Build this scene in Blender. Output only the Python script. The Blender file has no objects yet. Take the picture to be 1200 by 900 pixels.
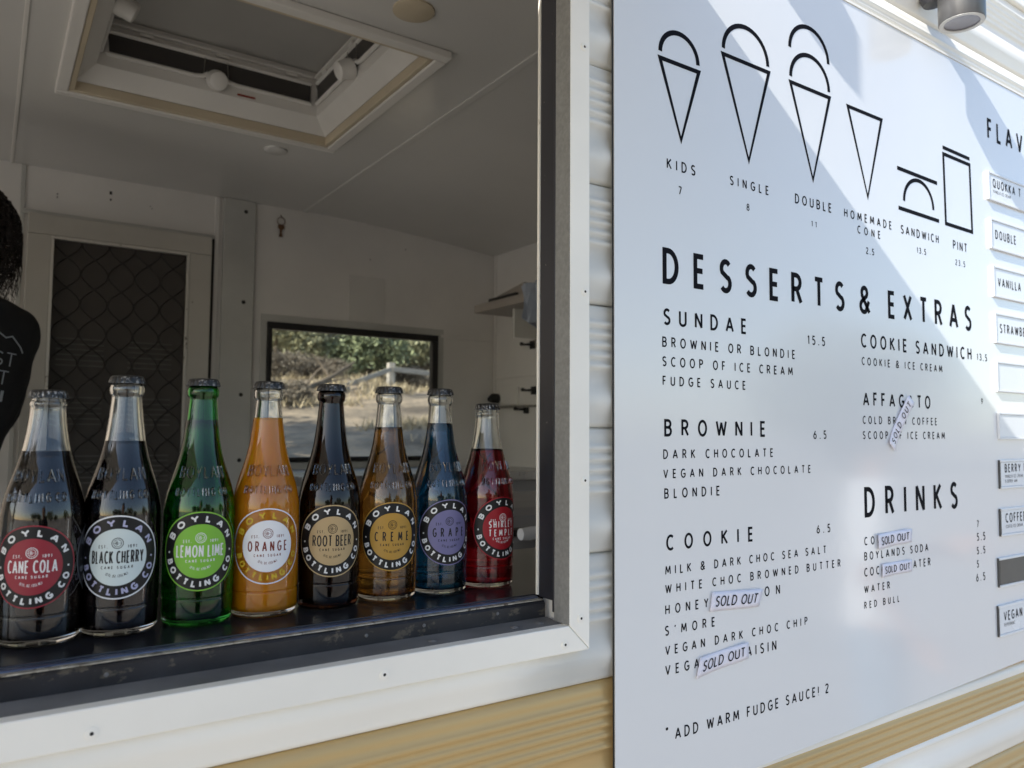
import bpy, bmesh, math, random
from math import sin, cos, pi, radians, sqrt
from mathutils import Vector, Matrix, noise
MV = Vector
from mathutils.bvhtree import BVHTree
random.seed(7)
C = bpy.context.scene.collection
SC = bpy.context.scene
# ------------------------------------------------------------------ camera, sky, sun, exposure
# world: X along the trailer wall, Y into the trailer, Z up; the lens is 1.55 m above the ground
E = 1.55
cam = bpy.data.objects.new('camera', bpy.data.cameras.new('camera'))
C.objects.link(cam)
cam.data.sensor_width = 36.0
cam.data.lens = 36.0 * 908.2 / 1200.0
cam.data.clip_start = 0.02
cam.data.clip_end = 2000
cam.data.dof.use_dof = True; cam.data.dof.focus_distance = 0.92; cam.data.dof.aperture_fstop = 8.0
yaw, pitch, roll = radians(34.148), radians(3.598), radians(0.368)
fwd = Vector((sin(yaw)*cos(pitch), cos(yaw)*cos(pitch), sin(pitch)))
r0 = Vector((cos(yaw), -sin(yaw), 0)); u0 = r0.cross(fwd)
rt = r0*cos(roll) + u0*sin(roll); up = u0*cos(roll) - r0*sin(roll)
cam.matrix_world = Matrix(((rt.x, up.x, -fwd.x, 0), (rt.y, up.y, -fwd.y, 0), (rt.z, up.z, -fwd.z, E), (0, 0, 0, 1)))
SC.camera = cam
SUN = Vector((-5.2, -1.0, 3.6)).normalized()          # towards the sun
w = bpy.data.worlds.new('World'); SC.world = w; w.use_nodes = True
nt = w.node_tree
sky = nt.nodes.new('ShaderNodeTexSky'); sky.sky_type = 'NISHITA'; sky.sun_disc = False
sky.sun_elevation = math.asin(SUN.z); sky.sun_rotation = math.atan2(SUN.x, SUN.y)
nt.links.new(sky.outputs[0], nt.nodes['Background'].inputs[0])
nt.nodes['Background'].inputs[1].default_value = 0.15
sl = bpy.data.lights.new('sun', 'SUN'); sl.energy = 5.0; sl.angle = radians(0.5); sl.color = (1.0, 0.95, 0.87)
so = bpy.data.objects.new('sun', sl); C.objects.link(so)
so.rotation_euler = (-SUN).to_track_quat('-Z', 'Y').to_euler()
vs = SC.view_settings
vs.view_transform = 'Standard'; vs.look = 'None'; vs.gamma = 1; vs.use_curve_mapping = False
vs.exposure = 0.93
cy = SC.cycles
cy.use_denoising = True
cy.max_bounces = 14; cy.transmission_bounces = 12; cy.transparent_max_bounces = 16; cy.glossy_bounces = 6; cy.diffuse_bounces = 6
cy.sample_clamp_indirect = 6
cy.blur_glossy = 0.6

# ------------------------------------------------------------------ materials
def mat(name, col, rough=0.5, metal=0.0, trans=0.0, ior=1.5, coat=0.0, nz=None, bump=None, spec=0.5, sss=0.0, wear=None, alpha=1.0, aniso=None):
    """nz=(scale, amount[, stretch]) tones the colour; bump=(scale, strength, dist[, stretch]); wear=(scale, threshold, colour)"""
    m = bpy.data.materials.new(name); m.use_nodes = True
    t = m.node_tree; b = t.nodes['Principled BSDF']
    b.inputs['Base Color'].default_value = (*col, 1); b.inputs['Roughness'].default_value = rough
    b.inputs['Metallic'].default_value = metal; b.inputs['Transmission Weight'].default_value = trans
    b.inputs['IOR'].default_value = ior; b.inputs['Coat Weight'].default_value = coat
    b.inputs['Specular IOR Level'].default_value = spec
    if sss:
        b.inputs['Subsurface Weight'].default_value = sss; b.inputs['Subsurface Radius'].default_value = (.02, .01, .004)
        b.inputs['Subsurface Scale'].default_value = 1.0
    def coords(stretch):
        tc = t.nodes.new('ShaderNodeTexCoord'); mp = t.nodes.new('ShaderNodeMapping')
        mp.inputs['Scale'].default_value = stretch or (1, 1, 1)
        t.links.new(tc.outputs['Object'], mp.inputs[0]); return mp.outputs[0]
    src = None
    if nz:
        n = t.nodes.new('ShaderNodeTexNoise'); n.inputs['Scale'].default_value = nz[0]; n.inputs['Detail'].default_value = 6
        t.links.new(coords(nz[2] if len(nz) > 2 else None), n.inputs['Vector'])
        mr = t.nodes.new('ShaderNodeMapRange'); mr.inputs['From Min'].default_value = .3; mr.inputs['From Max'].default_value = .7
        mr.inputs['To Min'].default_value = 1 - nz[1]; mr.inputs['To Max'].default_value = 1 + nz[1]*.4
        t.links.new(n.outputs['Fac'], mr.inputs['Value'])
        mx = t.nodes.new('ShaderNodeVectorMath'); mx.operation = 'SCALE'; mx.inputs[0].default_value = col
        t.links.new(mr.outputs[0], mx.inputs['Scale']); src = mx.outputs[0]
        t.links.new(src, b.inputs['Base Color'])
        r2 = t.nodes.new('ShaderNodeMapRange'); r2.inputs['To Min'].default_value = rough*.8; r2.inputs['To Max'].default_value = min(1, rough*1.25)
        t.links.new(n.outputs['Fac'], r2.inputs['Value']); t.links.new(r2.outputs[0], b.inputs['Roughness'])
    if wear:
        n = t.nodes.new('ShaderNodeTexNoise'); n.inputs['Scale'].default_value = wear[0]; n.inputs['Detail'].default_value = 9; n.inputs['Roughness'].default_value = .68
        t.links.new(coords(wear[3] if len(wear) > 3 else None), n.inputs['Vector'])
        rp = t.nodes.new('ShaderNodeMapRange'); rp.inputs['From Min'].default_value = wear[1]; rp.inputs['From Max'].default_value = wear[1] + .05
        t.links.new(n.outputs['Fac'], rp.inputs['Value'])
        mm = t.nodes.new('ShaderNodeMix'); mm.data_type = 'RGBA'
        t.links.new(rp.outputs[0], mm.inputs[0])
        if src: t.links.new(src, mm.inputs[6])
        else: mm.inputs[6].default_value = (*col, 1)
        mm.inputs[7].default_value = (*wear[2], 1)
        t.links.new(mm.outputs[2], b.inputs['Base Color'])
    if bump:
        n = t.nodes.new('ShaderNodeTexNoise'); n.inputs['Scale'].default_value = bump[0]; n.inputs['Detail'].default_value = 4
        t.links.new(coords(bump[3] if len(bump) > 3 else None), n.inputs['Vector'])
        bp = t.nodes.new('ShaderNodeBump'); bp.inputs['Strength'].default_value = bump[1]; bp.inputs['Distance'].default_value = bump[2]
        t.links.new(n.outputs['Fac'], bp.inputs['Height']); t.links.new(bp.outputs[0], b.inputs['Normal'])
    return m
M = {}
M['white_metal'] = mat('white painted aluminium', (.87, .845, .775), .38, nz=(3, .07), bump=(7, .25, .004), wear=(9, .71, (.55, .5, .42)), coat=.25)
M['gold_metal'] = mat('gold painted aluminium', (.56, .39, .172), .33, metal=.2, nz=(3, .06), bump=(120, .05, .0004, (.3, 1, 1)))
M['trim'] = mat('white window trim paint', (.89, .86, .785), .42, nz=(5, .10), bump=(14, .12, .002), wear=(14, .675, (.5, .45, .38)))
M['board'] = mat('white glossy sign board', (.735, .750, .762), .22, bump=(2.2, .09, .02), nz=(1.5, .03), coat=.7)
_b = M['board'].node_tree.nodes['Principled BSDF']; _b.inputs['Coat Roughness'].default_value = .09
_t = M['board'].node_tree; _t.links.new([n_ for n_ in _t.nodes if n_.type == 'BUMP'][0].outputs[0], _b.inputs['Coat Normal'])
_b.inputs['Coat IOR'].default_value = 1.6
M['vinyl'] = mat('black vinyl lettering', (.006, .006, .009), .7, spec=.08)
M['matt'] = mat('grime black', (.02, .018, .016), .7)  # plain dark tone for gaps, screw heads and holes
M['strip'] = mat('stained dark sill strip', (.020, .020, .024), .42, nz=(30, .4), wear=(46, .57, (.085, .072, .055), (1, 1, 1.5)), bump=(90, .3, .0012))
M['edge'] = mat('worn aluminium edge', (.50, .47, .40), .4, metal=.5, nz=(120, .5), wear=(70, .55, (.10, .08, .06)))
M['jamb_grey'] = mat('grey dusty jamb', (.26, .26, .25), .6, nz=(220, .2), bump=(400, .3, .0005))
M['jamb_dark'] = mat('dark jamb seal', (.028, .028, .034), .38, nz=(25, .4, (1, 1, .2)), wear=(60, .68, (.3, .28, .25)))
M['counter'] = mat('dark laminate counter', (.020, .020, .024), .20, nz=(9, .3), bump=(30, .04, .001), wear=(160, .76, (.14, .13, .12)))
M['counter_edge'] = mat('blue grey counter nosing', (.09, .11, .17), .3, metal=.5, nz=(40, .3))  # blue in the colour stands in for the highlight along the counter edge
M['ledge'] = mat('grey sill ledge', (.155, .155, .158), .5, nz=(25, .3), wear=(50, .70, (.45, .44, .42)))
M['ceiling'] = mat('glossy cream ceiling lining', (.63, .62, .595), .17, nz=(1.2, .10), bump=(1.3, .08, .02))
M['lining'] = mat('cream wall lining', (.72, .70, .665), .5, nz=(2.5, .14), wear=(13, .745, (.28, .22, .16)))
M['lining_grey'] = mat('grey cover strip', (.50, .50, .47), .5, nz=(5, .15))
M['white_plastic'] = mat('off white moulded plastic', (.72, .70, .66), .38, nz=(6, .06))
M['beige_plastic'] = mat('aged beige plastic', (.55, .47, .34), .45, nz=(8, .1))
M['blind'] = mat('grey pleated blind', (.42, .41, .385), .8, nz=(4, .1))
M['dark_mesh'] = mat('dark flyscreen', (.050, .045, .042), .35)
M['black'] = mat('black rubber', (.012, .012, .012), .5)
M['alu'] = mat('brushed aluminium', (.42, .40, .36), .38, metal=.8, nz=(60, .3), wear=(40, .62, (.12, .09, .06)))
M['door_frame'] = mat('cream grey door frame', (.50, .48, .43), .42, nz=(4, .15), wear=(22, .66, (.16, .12, .09)))
M['grille'] = mat('dark security grille', (.022, .020, .018), .45, nz=(30, .3))
M['screen'] = mat('woven screen behind grille', (.060, .052, .045), .55, bump=(900, .6, .0004))
M['louvre'] = mat('grey louvre slat', (.12, .115, .10), .5, nz=(20, .2))
M['patch'] = mat('painted over patch', (.64, .625, .59), .45, nz=(5, .08))
M['stainless'] = mat('stainless steel', (.48, .48, .49), .28, metal=.9, nz=(20, .15, (1, 8, 1)))
M['fridge'] = mat('light grey freezer enamel', (.24, .24, .25), .35, nz=(6, .1))
M['cloth'] = mat('pale blue tea towel', (.30, .34, .41), .9, nz=(30, .12), bump=(40, .5, .004))
M['wood_shelf'] = mat('grey laminate shelf', (.30, .27, .24), .5, nz=(12, .2, (1, .2, 1)))
M['lamp'] = mat('anodised grey lamp body', (.14, .14, .145), .3, metal=.75, nz=(50, .1))
M['lamp_dark'] = mat('dark lamp fitting', (.03, .03, .035), .35, metal=.3)
M['lens'] = mat('grey lamp lens', (.22, .22, .25), .12, coat=.6)
M['lamp_rim'] = mat('white lamp rim', (.6, .6, .58), .4)
M['plate_white'] = mat('white acrylic name plate', (.74, .77, .80), .25, nz=(12, .04))
M['plate_grey'] = mat('dull grey blank plate', (.105, .10, .09), .5, nz=(25, .2))
M['plate_edge'] = mat('dark plate channel', (.05, .05, .05), .5)
M['channel'] = mat('white plate channel', (.72, .74, .76), .35)
M['sticker'] = mat('lilac white printed label tape', (.76, .75, .84), .35)
M['ground'] = mat('pale gravel ground', (.32, .285, .24), .9, nz=(.6, .25), bump=(25, .5, .02))
M['skin'] = mat('skin', (.45, .26, .18), .55, sss=.1)
M['hair'] = mat('dark brown curly hair', (.012, .007, .005), .45)
M['jacket'] = mat('dark navy jacket', (.02, .022, .03), .85)
M['tee'] = mat('black cotton t-shirt', (.009, .0095, .012), .85, nz=(15, .3), bump=(9, .8, .015))
M['tee_white'] = mat('white cotton shirt', (.80, .80, .80), .85, bump=(9, .6, .01))
M['jeans'] = mat('faded blue jeans', (.16, .24, .32), .85, nz=(14, .25))
M['print'] = mat('pale grey shirt print', (.34, .38, .42), .7)
M['print_blue'] = mat('dull blue shirt print', (.05, .12, .16), .7)
M['paint_beige'] = mat('roof white', (.7, .7, .68), .5)
M['tyre'] = mat('tyre rubber', (.02, .02, .02), .8)
M['bark'] = mat('grey brown bark', (.13, .10, .07), .9, nz=(6, .35), bump=(12, .8, .02))
M['fence'] = mat('weathered grey timber', (.34, .31, .27), .85, nz=(8, .25, (1, 1, 6)))
M['keys'] = mat('tarnished brass keys', (.16, .09, .05), .45, metal=.6)
M['red_label'] = mat('red warning strip', (.30, .05, .03), .5)
M['clear_plastic'] = mat('milky clear plastic cup', (.62, .64, .68), .2, nz=(10, .05))

def leafmat(name, a, b):
    m = mat(name, a, .65); t = m.node_tree; p = t.nodes['Principled BSDF']
    g = t.nodes.new('ShaderNodeNewGeometry'); n = t.nodes.new('ShaderNodeTexNoise'); n.inputs['Scale'].default_value = 1.1; n.inputs['Detail'].default_value = 5
    tc = t.nodes.new('ShaderNodeTexCoord'); t.links.new(tc.outputs['Object'], n.inputs['Vector'])
    ad = t.nodes.new('ShaderNodeMath'); ad.operation = 'ADD'; t.links.new(n.outputs['Fac'], ad.inputs[0])
    sb = t.nodes.new('ShaderNodeMath'); sb.operation = 'MULTIPLY'; sb.inputs[1].default_value = .5
    t.links.new(g.outputs['Random Per Island'], sb.inputs[0]); t.links.new(sb.outputs[0], ad.inputs[1])
    mr = t.nodes.new('ShaderNodeMapRange'); mr.inputs['From Min'].default_value = .45; mr.inputs['From Max'].default_value = 1.05
    t.links.new(ad.outputs[0], mr.inputs['Value'])
    mx = t.nodes.new('ShaderNodeMix'); mx.data_type = 'RGBA'; mx.inputs[6].default_value = (*a, 1); mx.inputs[7].default_value = (*b, 1)
    t.links.new(mr.outputs[0], mx.inputs[0]); t.links.new(mx.outputs[2], p.inputs['Base Color'])
    return m
M['leaf_olive'] = leafmat('olive shrub leaves', (.15, .15, .085), (.40, .385, .23))
M['leaf_green'] = leafmat('green shrub leaves', (.09, .112, .06), (.28, .31, .165))
M['straw'] = leafmat('dry straw grass', (.16, .125, .07), (.44, .36, .23))
M['leaf_grey'] = leafmat('dry grey brush', (.06, .048, .036), (.20, .165, .12))
M['vinyl_floor'] = mat('speckled grey vinyl floor', (.42, .41, .39), .5, nz=(60, .2))
# terrain: pale gravel near the trailer, dry sandy hillside with brush litter beyond
def terrain_mat():
    m = mat('gravel and dry sandy hillside', (.4, .34, .26), .95, bump=(4, .6, .08)); t = m.node_tree; p = t.nodes['Principled BSDF']
    n = t.nodes.new('ShaderNodeTexNoise'); n.inputs['Scale'].default_value = 1.5; n.inputs['Detail'].default_value = 9; n.inputs['Roughness'].default_value = .72
    tc = t.nodes.new('ShaderNodeTexCoord'); mp = t.nodes.new('ShaderNodeMapping'); mp.inputs['Scale'].default_value = (.5, 1, 1.6)
    t.links.new(tc.outputs['Object'], mp.inputs[0]); t.links.new(mp.outputs[0], n.inputs['Vector'])
    cr = t.nodes.new('ShaderNodeValToRGB'); e = cr.color_ramp.elements
    e[0].position = .34; e[0].color = (.085, .066, .048, 1); e[1].position = .62; e[1].color = (.34, .26, .175, 1)
    k = e.new(.48); k.color = (.19, .15, .105, 1)
    t.links.new(n.outputs['Fac'], cr.inputs[0]); t.links.new(cr.outputs[0], p.inputs['Base Color']); return m
M['terrain'] = terrain_mat()

# ------------------------------------------------------------------ mesh helpers
def link(name, me, m, parent=None):
    o = bpy.data.objects.new(name, me)
    if m is not None:
        for q in (m if isinstance(m, (list, tuple)) else [m]): me.materials.append(q)
    C.objects.link(o)
    if parent is not None: o.parent = parent
    return o
def obj(name, bm, m, parent=None, smooth=False, bevel=0.0, flat=True):
    me = bpy.data.meshes.new(name)
    bmesh.ops.recalc_face_normals(bm, faces=bm.faces[:]) if flat else None
    bm.to_mesh(me); bm.free()
    if smooth:
        for p in me.polygons: p.use_smooth = True
    o = link(name, me, m, parent)
    if smooth:
        md = o.modifiers.new('edge', 'EDGE_SPLIT'); md.split_angle = radians(38)
    if bevel:
        md = o.modifiers.new('bevel', 'BEVEL'); md.width = bevel; md.segments = 2; md.limit_method = 'ANGLE'
    return o
def tag(o, label=None, cat=None, group=None, kind=None):
    if label: o['label'] = label
    if cat: o['category'] = cat
    if group: o['group'] = group
    if kind: o['kind'] = kind
    return o
def empty(name, loc, label, cat, group=None):
    o = bpy.data.objects.new(name, None); o.empty_display_size = .1; C.objects.link(o); o.location = loc
    return tag(o, label, cat, group)
def box(bm, x0, x1, y0, y1, z0, z1):
    v = [bm.verts.new(p) for p in ((x0,y0,z0),(x1,y0,z0),(x1,y1,z0),(x0,y1,z0),(x0,y0,z1),(x1,y0,z1),(x1,y1,z1),(x0,y1,z1))]
    for f in ((0,3,2,1),(4,5,6,7),(0,1,5,4),(1,2,6,5),(2,3,7,6),(3,0,4,7)): bm.faces.new([v[i] for i in f])
def boxobj(name, b, m, parent=None, bevel=0.0):
    bm = bmesh.new(); box(bm, *b); return obj(name, bm, m, parent, bevel=bevel)
def prism(bm, pts, d):
    """closed polygon pts (3D) extruded by vector d"""
    a = [bm.verts.new(p) for p in pts]; b = [bm.verts.new(Vector(p) + Vector(d)) for p in pts]
    n = len(pts); bm.faces.new(a[::-1]); bm.faces.new(b)
    for i in range(n): bm.faces.new((a[i], a[(i+1) % n], b[(i+1) % n], b[i]))
def lathe(bm, prof, seg=48, centre=(0,0,0), rmod=None, closed=False, mi=None):
    """prof: (r, z) list; r==0 ends become poles"""
    rows = []
    for k, (r, z) in enumerate(prof):
        if r < 1e-7: rows.append([bm.verts.new((centre[0], centre[1], centre[2]+z))])
        else:
            row = []
            for i in range(seg):
                a = 2*pi*i/seg; rr = r*(rmod(a, k) if rmod else 1)
                row.append(bm.verts.new((centre[0]+rr*cos(a), centre[1]+rr*sin(a), centre[2]+z)))
            rows.append(row)
    prs = list(zip(rows[:-1], rows[1:]))
    if closed: prs.append((rows[-1], rows[0]))
    for k, (a, b) in enumerate(prs):
        for i in range(seg):
            j = (i+1) % seg
            if len(a) == 1 and len(b) == 1: continue
            if len(a) == 1: f = bm.faces.new((a[0], b[j], b[i]))
            elif len(b) == 1: f = bm.faces.new((a[i], a[j], b[0]))
            else: f = bm.faces.new((a[i], a[j], b[j], b[i]))
            if mi: f.material_index = mi(k)
def tube(bm, pts, rad, seg=8, cap=True):
    pts = [Vector(p) for p in pts]; rings = []
    rads = rad if isinstance(rad, (list, tuple)) else [rad]*len(pts)
    up_ = Vector((0, 0, 1))
    for i, p in enumerate(pts):
        d = (pts[min(i+1, len(pts)-1)] - pts[max(i-1, 0)])
        d = d.normalized() if d.length > 1e-9 else Vector((0, 0, 1))
        a = d.cross(up_)
        if a.length < 1e-3: a = d.cross(Vector((1, 0, 0)))
        a.normalize(); b = a.cross(d).normalized()
        rings.append([bm.verts.new(p + (a*cos(2*pi*k/seg) + b*sin(2*pi*k/seg))*rads[i]) for k in range(seg)])
    for r1, r2 in zip(rings[:-1], rings[1:]):
        for k in range(seg): bm.faces.new((r1[k], r1[(k+1) % seg], r2[(k+1) % seg], r2[k]))
    if cap:
        bm.faces.new(rings[0][::-1]); bm.faces.new(rings[-1])

# ------------------------------------------------------------------ a drawn sans-serif alphabet (centre lines, cap height 1)
def arc(cx, cy, rx, ry, a0, a1, n=None):
    n = n or max(4, int(abs(a1-a0)/14))
    return [(cx + rx*cos(radians(a0+(a1-a0)*i/n)), cy + ry*sin(radians(a0+(a1-a0)*i/n))) for i in range(n+1)]
G = {}
G['A'] = (.52, [[(0,0),(.26,1),(.52,0)], [(.085,.31),(.435,.31)]])
G['B'] = (.40, [[(.2,.53),(0,.53)] , [(0,0),(0,1),(.18,1)]+arc(.18,.765,.19,.235,90,-90,8)[1:]+[(.2,.53)]+arc(.2,.265,.2,.265,90,-90,8)[1:]+[(0,0)]])
G['C'] = (.44, [arc(.27,.5,.27,.5,50,310,16)])
G['D'] = (.46, [[(0,0),(0,1),(.14,1)]+arc(.14,.5,.32,.5,90,-90,14)[1:]+[(0,0)]])
G['E'] = (.32, [[(.32,1),(0,1),(0,0),(.32,0)], [(0,.52),(.29,.52)]])
G['F'] = (.31, [[(.31,1),(0,1),(0,0)], [(0,.52),(.27,.52)]])
G['G'] = (.48, [arc(.28,.5,.28,.5,50,325,16), [(.27,.45),(.51,.45),(.51,.2)]])
G['H'] = (.43, [[(0,0),(0,1)], [(.43,0),(.43,1)], [(0,.52),(.43,.52)]])
G['I'] = (.0, [[(0,0),(0,1)]])
G['J'] = (.26, [[(.26,1),(.26,.2)]+arc(.12,.2,.14,.2,0,-150,7)])
G['K'] = (.41, [[(0,0),(0,1)], [(.40,1),(.01,.44)], [(.12,.56),(.42,0)]])
G['L'] = (.30, [[(0,1),(0,0),(.30,0)]])
G['M'] = (.60, [[(0,0),(.06,1),(.30,.2),(.54,1),(.60,0)]])
G['N'] = (.44, [[(0,0),(0,1),(.44,0),(.44,1)]])
G['O'] = (.54, [arc(.27,.5,.27,.5,90,450,24)])
G['P'] = (.37, [[(0,0),(0,1),(.17,1)]+arc(.17,.745,.2,.255,90,-90,8)[1:]+[(0,.49)]])
G['Q'] = (.56, [arc(.27,.5,.27,.5,90,450,24), [(.33,.24),(.55,-.03)]])
G['R'] = (.40, [[(0,0),(0,1),(.17,1)]+arc(.17,.745,.2,.255,90,-90,8)[1:]+[(0,.49)], [(.19,.49),(.40,0)]])
G['S'] = (.38, [arc(.2,.755,.18,.245,35,235,9)[:-1]+[(.13,.56),(.26,.46)]+arc(.19,.25,.19,.25,50,-145,10)])
G['T'] = (.40, [[(0,1),(.40,1)], [(.2,0),(.2,1)]])
G['U'] = (.43, [[(0,1),(0,.24)]+arc(.215,.24,.215,.24,180,360,10)+[(.43,1)]])
G['V'] = (.50, [[(0,1),(.25,0),(.50,1)]])
G['W'] = (.72, [[(0,1),(.18,0),(.36,.92),(.54,0),(.72,1)]])
G['X'] = (.44, [[(0,0),(.44,1)], [(0,1),(.44,0)]])
G['Y'] = (.46, [[(0,1),(.23,.47),(.46,1)], [(.23,.47),(.23,0)]])
G['Z'] = (.40, [[(0,1),(.40,1),(0,0),(.40,0)]])
G['&'] = (.52, [[(.52,.0),(.10,.66)]+arc(.24,.80,.16,.2,215,-40,10)+[(.12,.46)]+arc(.2,.24,.2,.24,120,300,8)+[(.50,.46)]])
G['!'] = (.0, [[(0,.26),(0,1)], [(0,0),(0,.05)]])
G['.'] = (.02, [[(.01,-.05),(.01,.09)]])
G[','] = (.0, [[(.0,.08),(-.05,-.1)]])
G["'"] = (.0, [[(.03,1),(-.02,.78)]])
G['*'] = (.4, [[(.2+.2*cos(radians(a)), .7+.24*sin(radians(a))), (.2-.2*cos(radians(a)), .7-.24*sin(radians(a)))] for a in (90, 30, 150)])
G['('] = (.14, [arc(.3,.5,.3,.62,130,230,6)])
G[')'] = (.14, [arc(-.16,.5,.3,.62,50,-50,6)])
G['0'] = (.42, [arc(.21,.5,.21,.5,90,450,20)])
G['1'] = (.14, [[(0,.82),(.14,1),(.14,0)]])
G['2'] = (.40, [arc(.19,.75,.19,.25,160,-20,9)+[(.0,0),(.40,0)]])
G['3'] = (.38, [arc(.18,.77,.17,.23,150,-80,9)+[(.14,.54)]+arc(.18,.27,.2,.27,80,-150,10)])
G['5'] = (.38, [[(.35,1),(.07,1),(.03,.55)]+arc(.17,.3,.2,.3,115,-140,12)])
G['6'] = (.40, [[(.28,1),(.05,.5)], arc(.2,.29,.2,.29,90,450,18)])
G['7'] = (.38, [[(0,1),(.38,1),(.12,0)]])
G['8'] = (.40, [arc(.2,.76,.165,.24,90,450,16), arc(.2,.265,.2,.265,90,450,16)])
G['9'] = (.40, [arc(.2,.71,.2,.29,90,450,18), [(.12,0),(.35,.5)]])

def ribbon(bm, pts, hw, f, k, maxseg=None, ridge=0.0, mi=0):
    """a flat stroke of half width hw along 2D pts, mapped to 3D by f(u, v, k)"""
    closed = len(pts) > 2 and abs(pts[0][0]-pts[-1][0]) < 1e-7 and abs(pts[0][1]-pts[-1][1]) < 1e-7
    P = [Vector(p) for p in (pts[:-1] if closed else pts)]
    if not closed and len(P) > 2:                 # acute corners: butt two strokes instead of a mitre
        for i in range(1, len(P)-1):
            a_, b_ = P[i]-P[i-1], P[i+1]-P[i]
            if a_.length > 1e-9 and b_.length > 1e-9 and a_.normalized().dot(b_.normalized()) < -.25:
                ribbon(bm, [tuple(q_) for q_ in P[:i+1]], hw, f, k, maxseg, ridge, mi)
                ribbon(bm, [tuple(q_) for q_ in P[i:]], hw, f, k + (2e-6 if maxseg else 6e-6), maxseg, ridge, mi); return
    if maxseg:
        Q = []
        n = len(P)
        for i in range(n if closed else n-1):
            a, b = P[i], P[(i+1) % n]; c = max(1, int(math.ceil((b-a).length/maxseg)))
            Q += [a + (b-a)*j/c for j in range(c)]
        if not closed: Q.append(P[-1])
        P = Q
    n = len(P); rows = []
    for i in range(n):
        p = P[i]; a = P[(i-1) % n] if (closed or i > 0) else None; b = P[(i+1) % n] if (closed or i < n-1) else None
        d1 = (p-a).normalized() if a is not None and (p-a).length > 1e-9 else None
        d2 = (b-p).normalized() if b is not None and (b-p).length > 1e-9 else None
        if d1 is None: d1 = d2
        if d2 is None: d2 = d1
        n1 = Vector((-d1.y, d1.x)); n2 = Vector((-d2.y, d2.x)); m = (n1+n2)
        m = m.normalized() if m.length > .05 else n1
        s = min(1/max(.3, m.dot(n1)), 1.55)
        o = m*hw*s
        if ridge:
            rows.append([bm.verts.new(f(*(p+o), k)), bm.verts.new(f(*(p+o*.5), k+ridge*.8)), bm.verts.new(f(*p, k+ridge)), bm.verts.new(f(*(p-o*.5), k+ridge*.8)), bm.verts.new(f(*(p-o), k))])
        else: rows.append([bm.verts.new(f(*(p+o), k)), bm.verts.new(f(*(p-o), k))])
    for i in range(n if closed else n-1):
        r1, r2 = rows[i], rows[(i+1) % n]
        for j in range(len(r1)-1):
            fc = bm.faces.new((r1[j], r1[j+1], r2[j+1], r2[j])); fc.material_index = mi
def measure(s, h, sw, xs, tr):
    x = 0; nn = 0
    for ch in s:
        if ch == ' ': x += .26*h*xs + tr*.9; nn += 1; continue
        x += G[ch][0]*h*xs + sw + tr; nn += 1
    return x - tr
def put_text(bm, s, x0, y0, h, f, sw, xs=1.0, tr=0.0, x1=None, maxseg=None, k0=0.0, dk=1e-5, ridge=0.0, mi=0, each=None):
    """cap height h, stroke width sw; x1 set: tracking fills x0..x1"""
    if x1 is not None:
        n = len([c for c in s if c != ' ']) - 1 + .9*s.count(' ')
        wd = measure(s, h, sw, xs, 0)
        tr = (x1-x0-wd)/n if n > 0 else 0
        if tr < sw*.8 and n > 0:
            xs = xs*max(.5, (x1-x0-n*sw*.8)/wd); wd = measure(s, h, sw, xs, 0); tr = (x1-x0-wd)/n
    x = x0; q = 0
    for ch in s:
        if ch == ' ': x += .26*h*xs + tr*.9; continue
        if each: bm = bmesh.new()
        wd, st = G[ch]
        for poly in st:
            pts = [(x + sw/2 + px*h*xs, y0 + sw/2 + py*(h-sw)) for px, py in poly]
            ribbon(bm, pts, sw/2, f, k0 + (q % 9)*dk, maxseg, ridge, mi); q += 1
        if each: each(bm)
        x += wd*h*xs + sw + tr
    return x

# ------------------------------------------------------------------ terrain
def sstep(a, b, x):
    t_ = max(0, min(1, (x-a)/(b-a))); return t_*t_*(3-2*t_)
def ground_z(x, y):
    if y < 4: return 0.0
    z = 1.45*sstep(4.2, 9.5, y) + .20*max(0, y-9.5) - .20*max(0, y-14) + .12*max(0, y-14)
    z += .34*max(0, y-21)*sstep(20, 30, y) if y > 21 else 0
    z = min(z, 34 + .02*y)
    z += .30*sstep(5, 9, y)*noise.noise(Vector((x*.45, y*.6, 0))) + .10*sstep(5, 9, y)*noise.noise(Vector((x*1.3, y*1.5, 7))) + 1.2*sstep(18, 40, y)*noise.noise(Vector((x*.08, y*.08, 3)))
    return z
bm = bmesh.new()
xs_ = [-600,-300,-150,-80,-50] + [-40+i*2 for i in range(20)] + [i*.6 for i in range(0, 40)] + [24+i*3 for i in range(12)] + [80,150,300,600]
ys_ = [-600,-300,-120,-50,-20,-8,0,4] + [4.3+i*.45 for i in range(40)] + [23+i*2.2 for i in range(22)] + [90,120,200,600]
gv = [[bm.verts.new((x, y, ground_z(x, y))) for x in xs_] for y in ys_]
mid = []
for j in range(len(ys_)-1):
    for i in range(len(xs_)-1):
        f = bm.faces.new((gv[j][i], gv[j][i+1], gv[j+1][i+1], gv[j+1][i])); f.material_index = 0 if ys_[j] < 4.2 else 1; f.smooth = True
g = obj('ground', bm, [M['ground'], M['terrain']]); tag(g, kind='structure')

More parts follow.
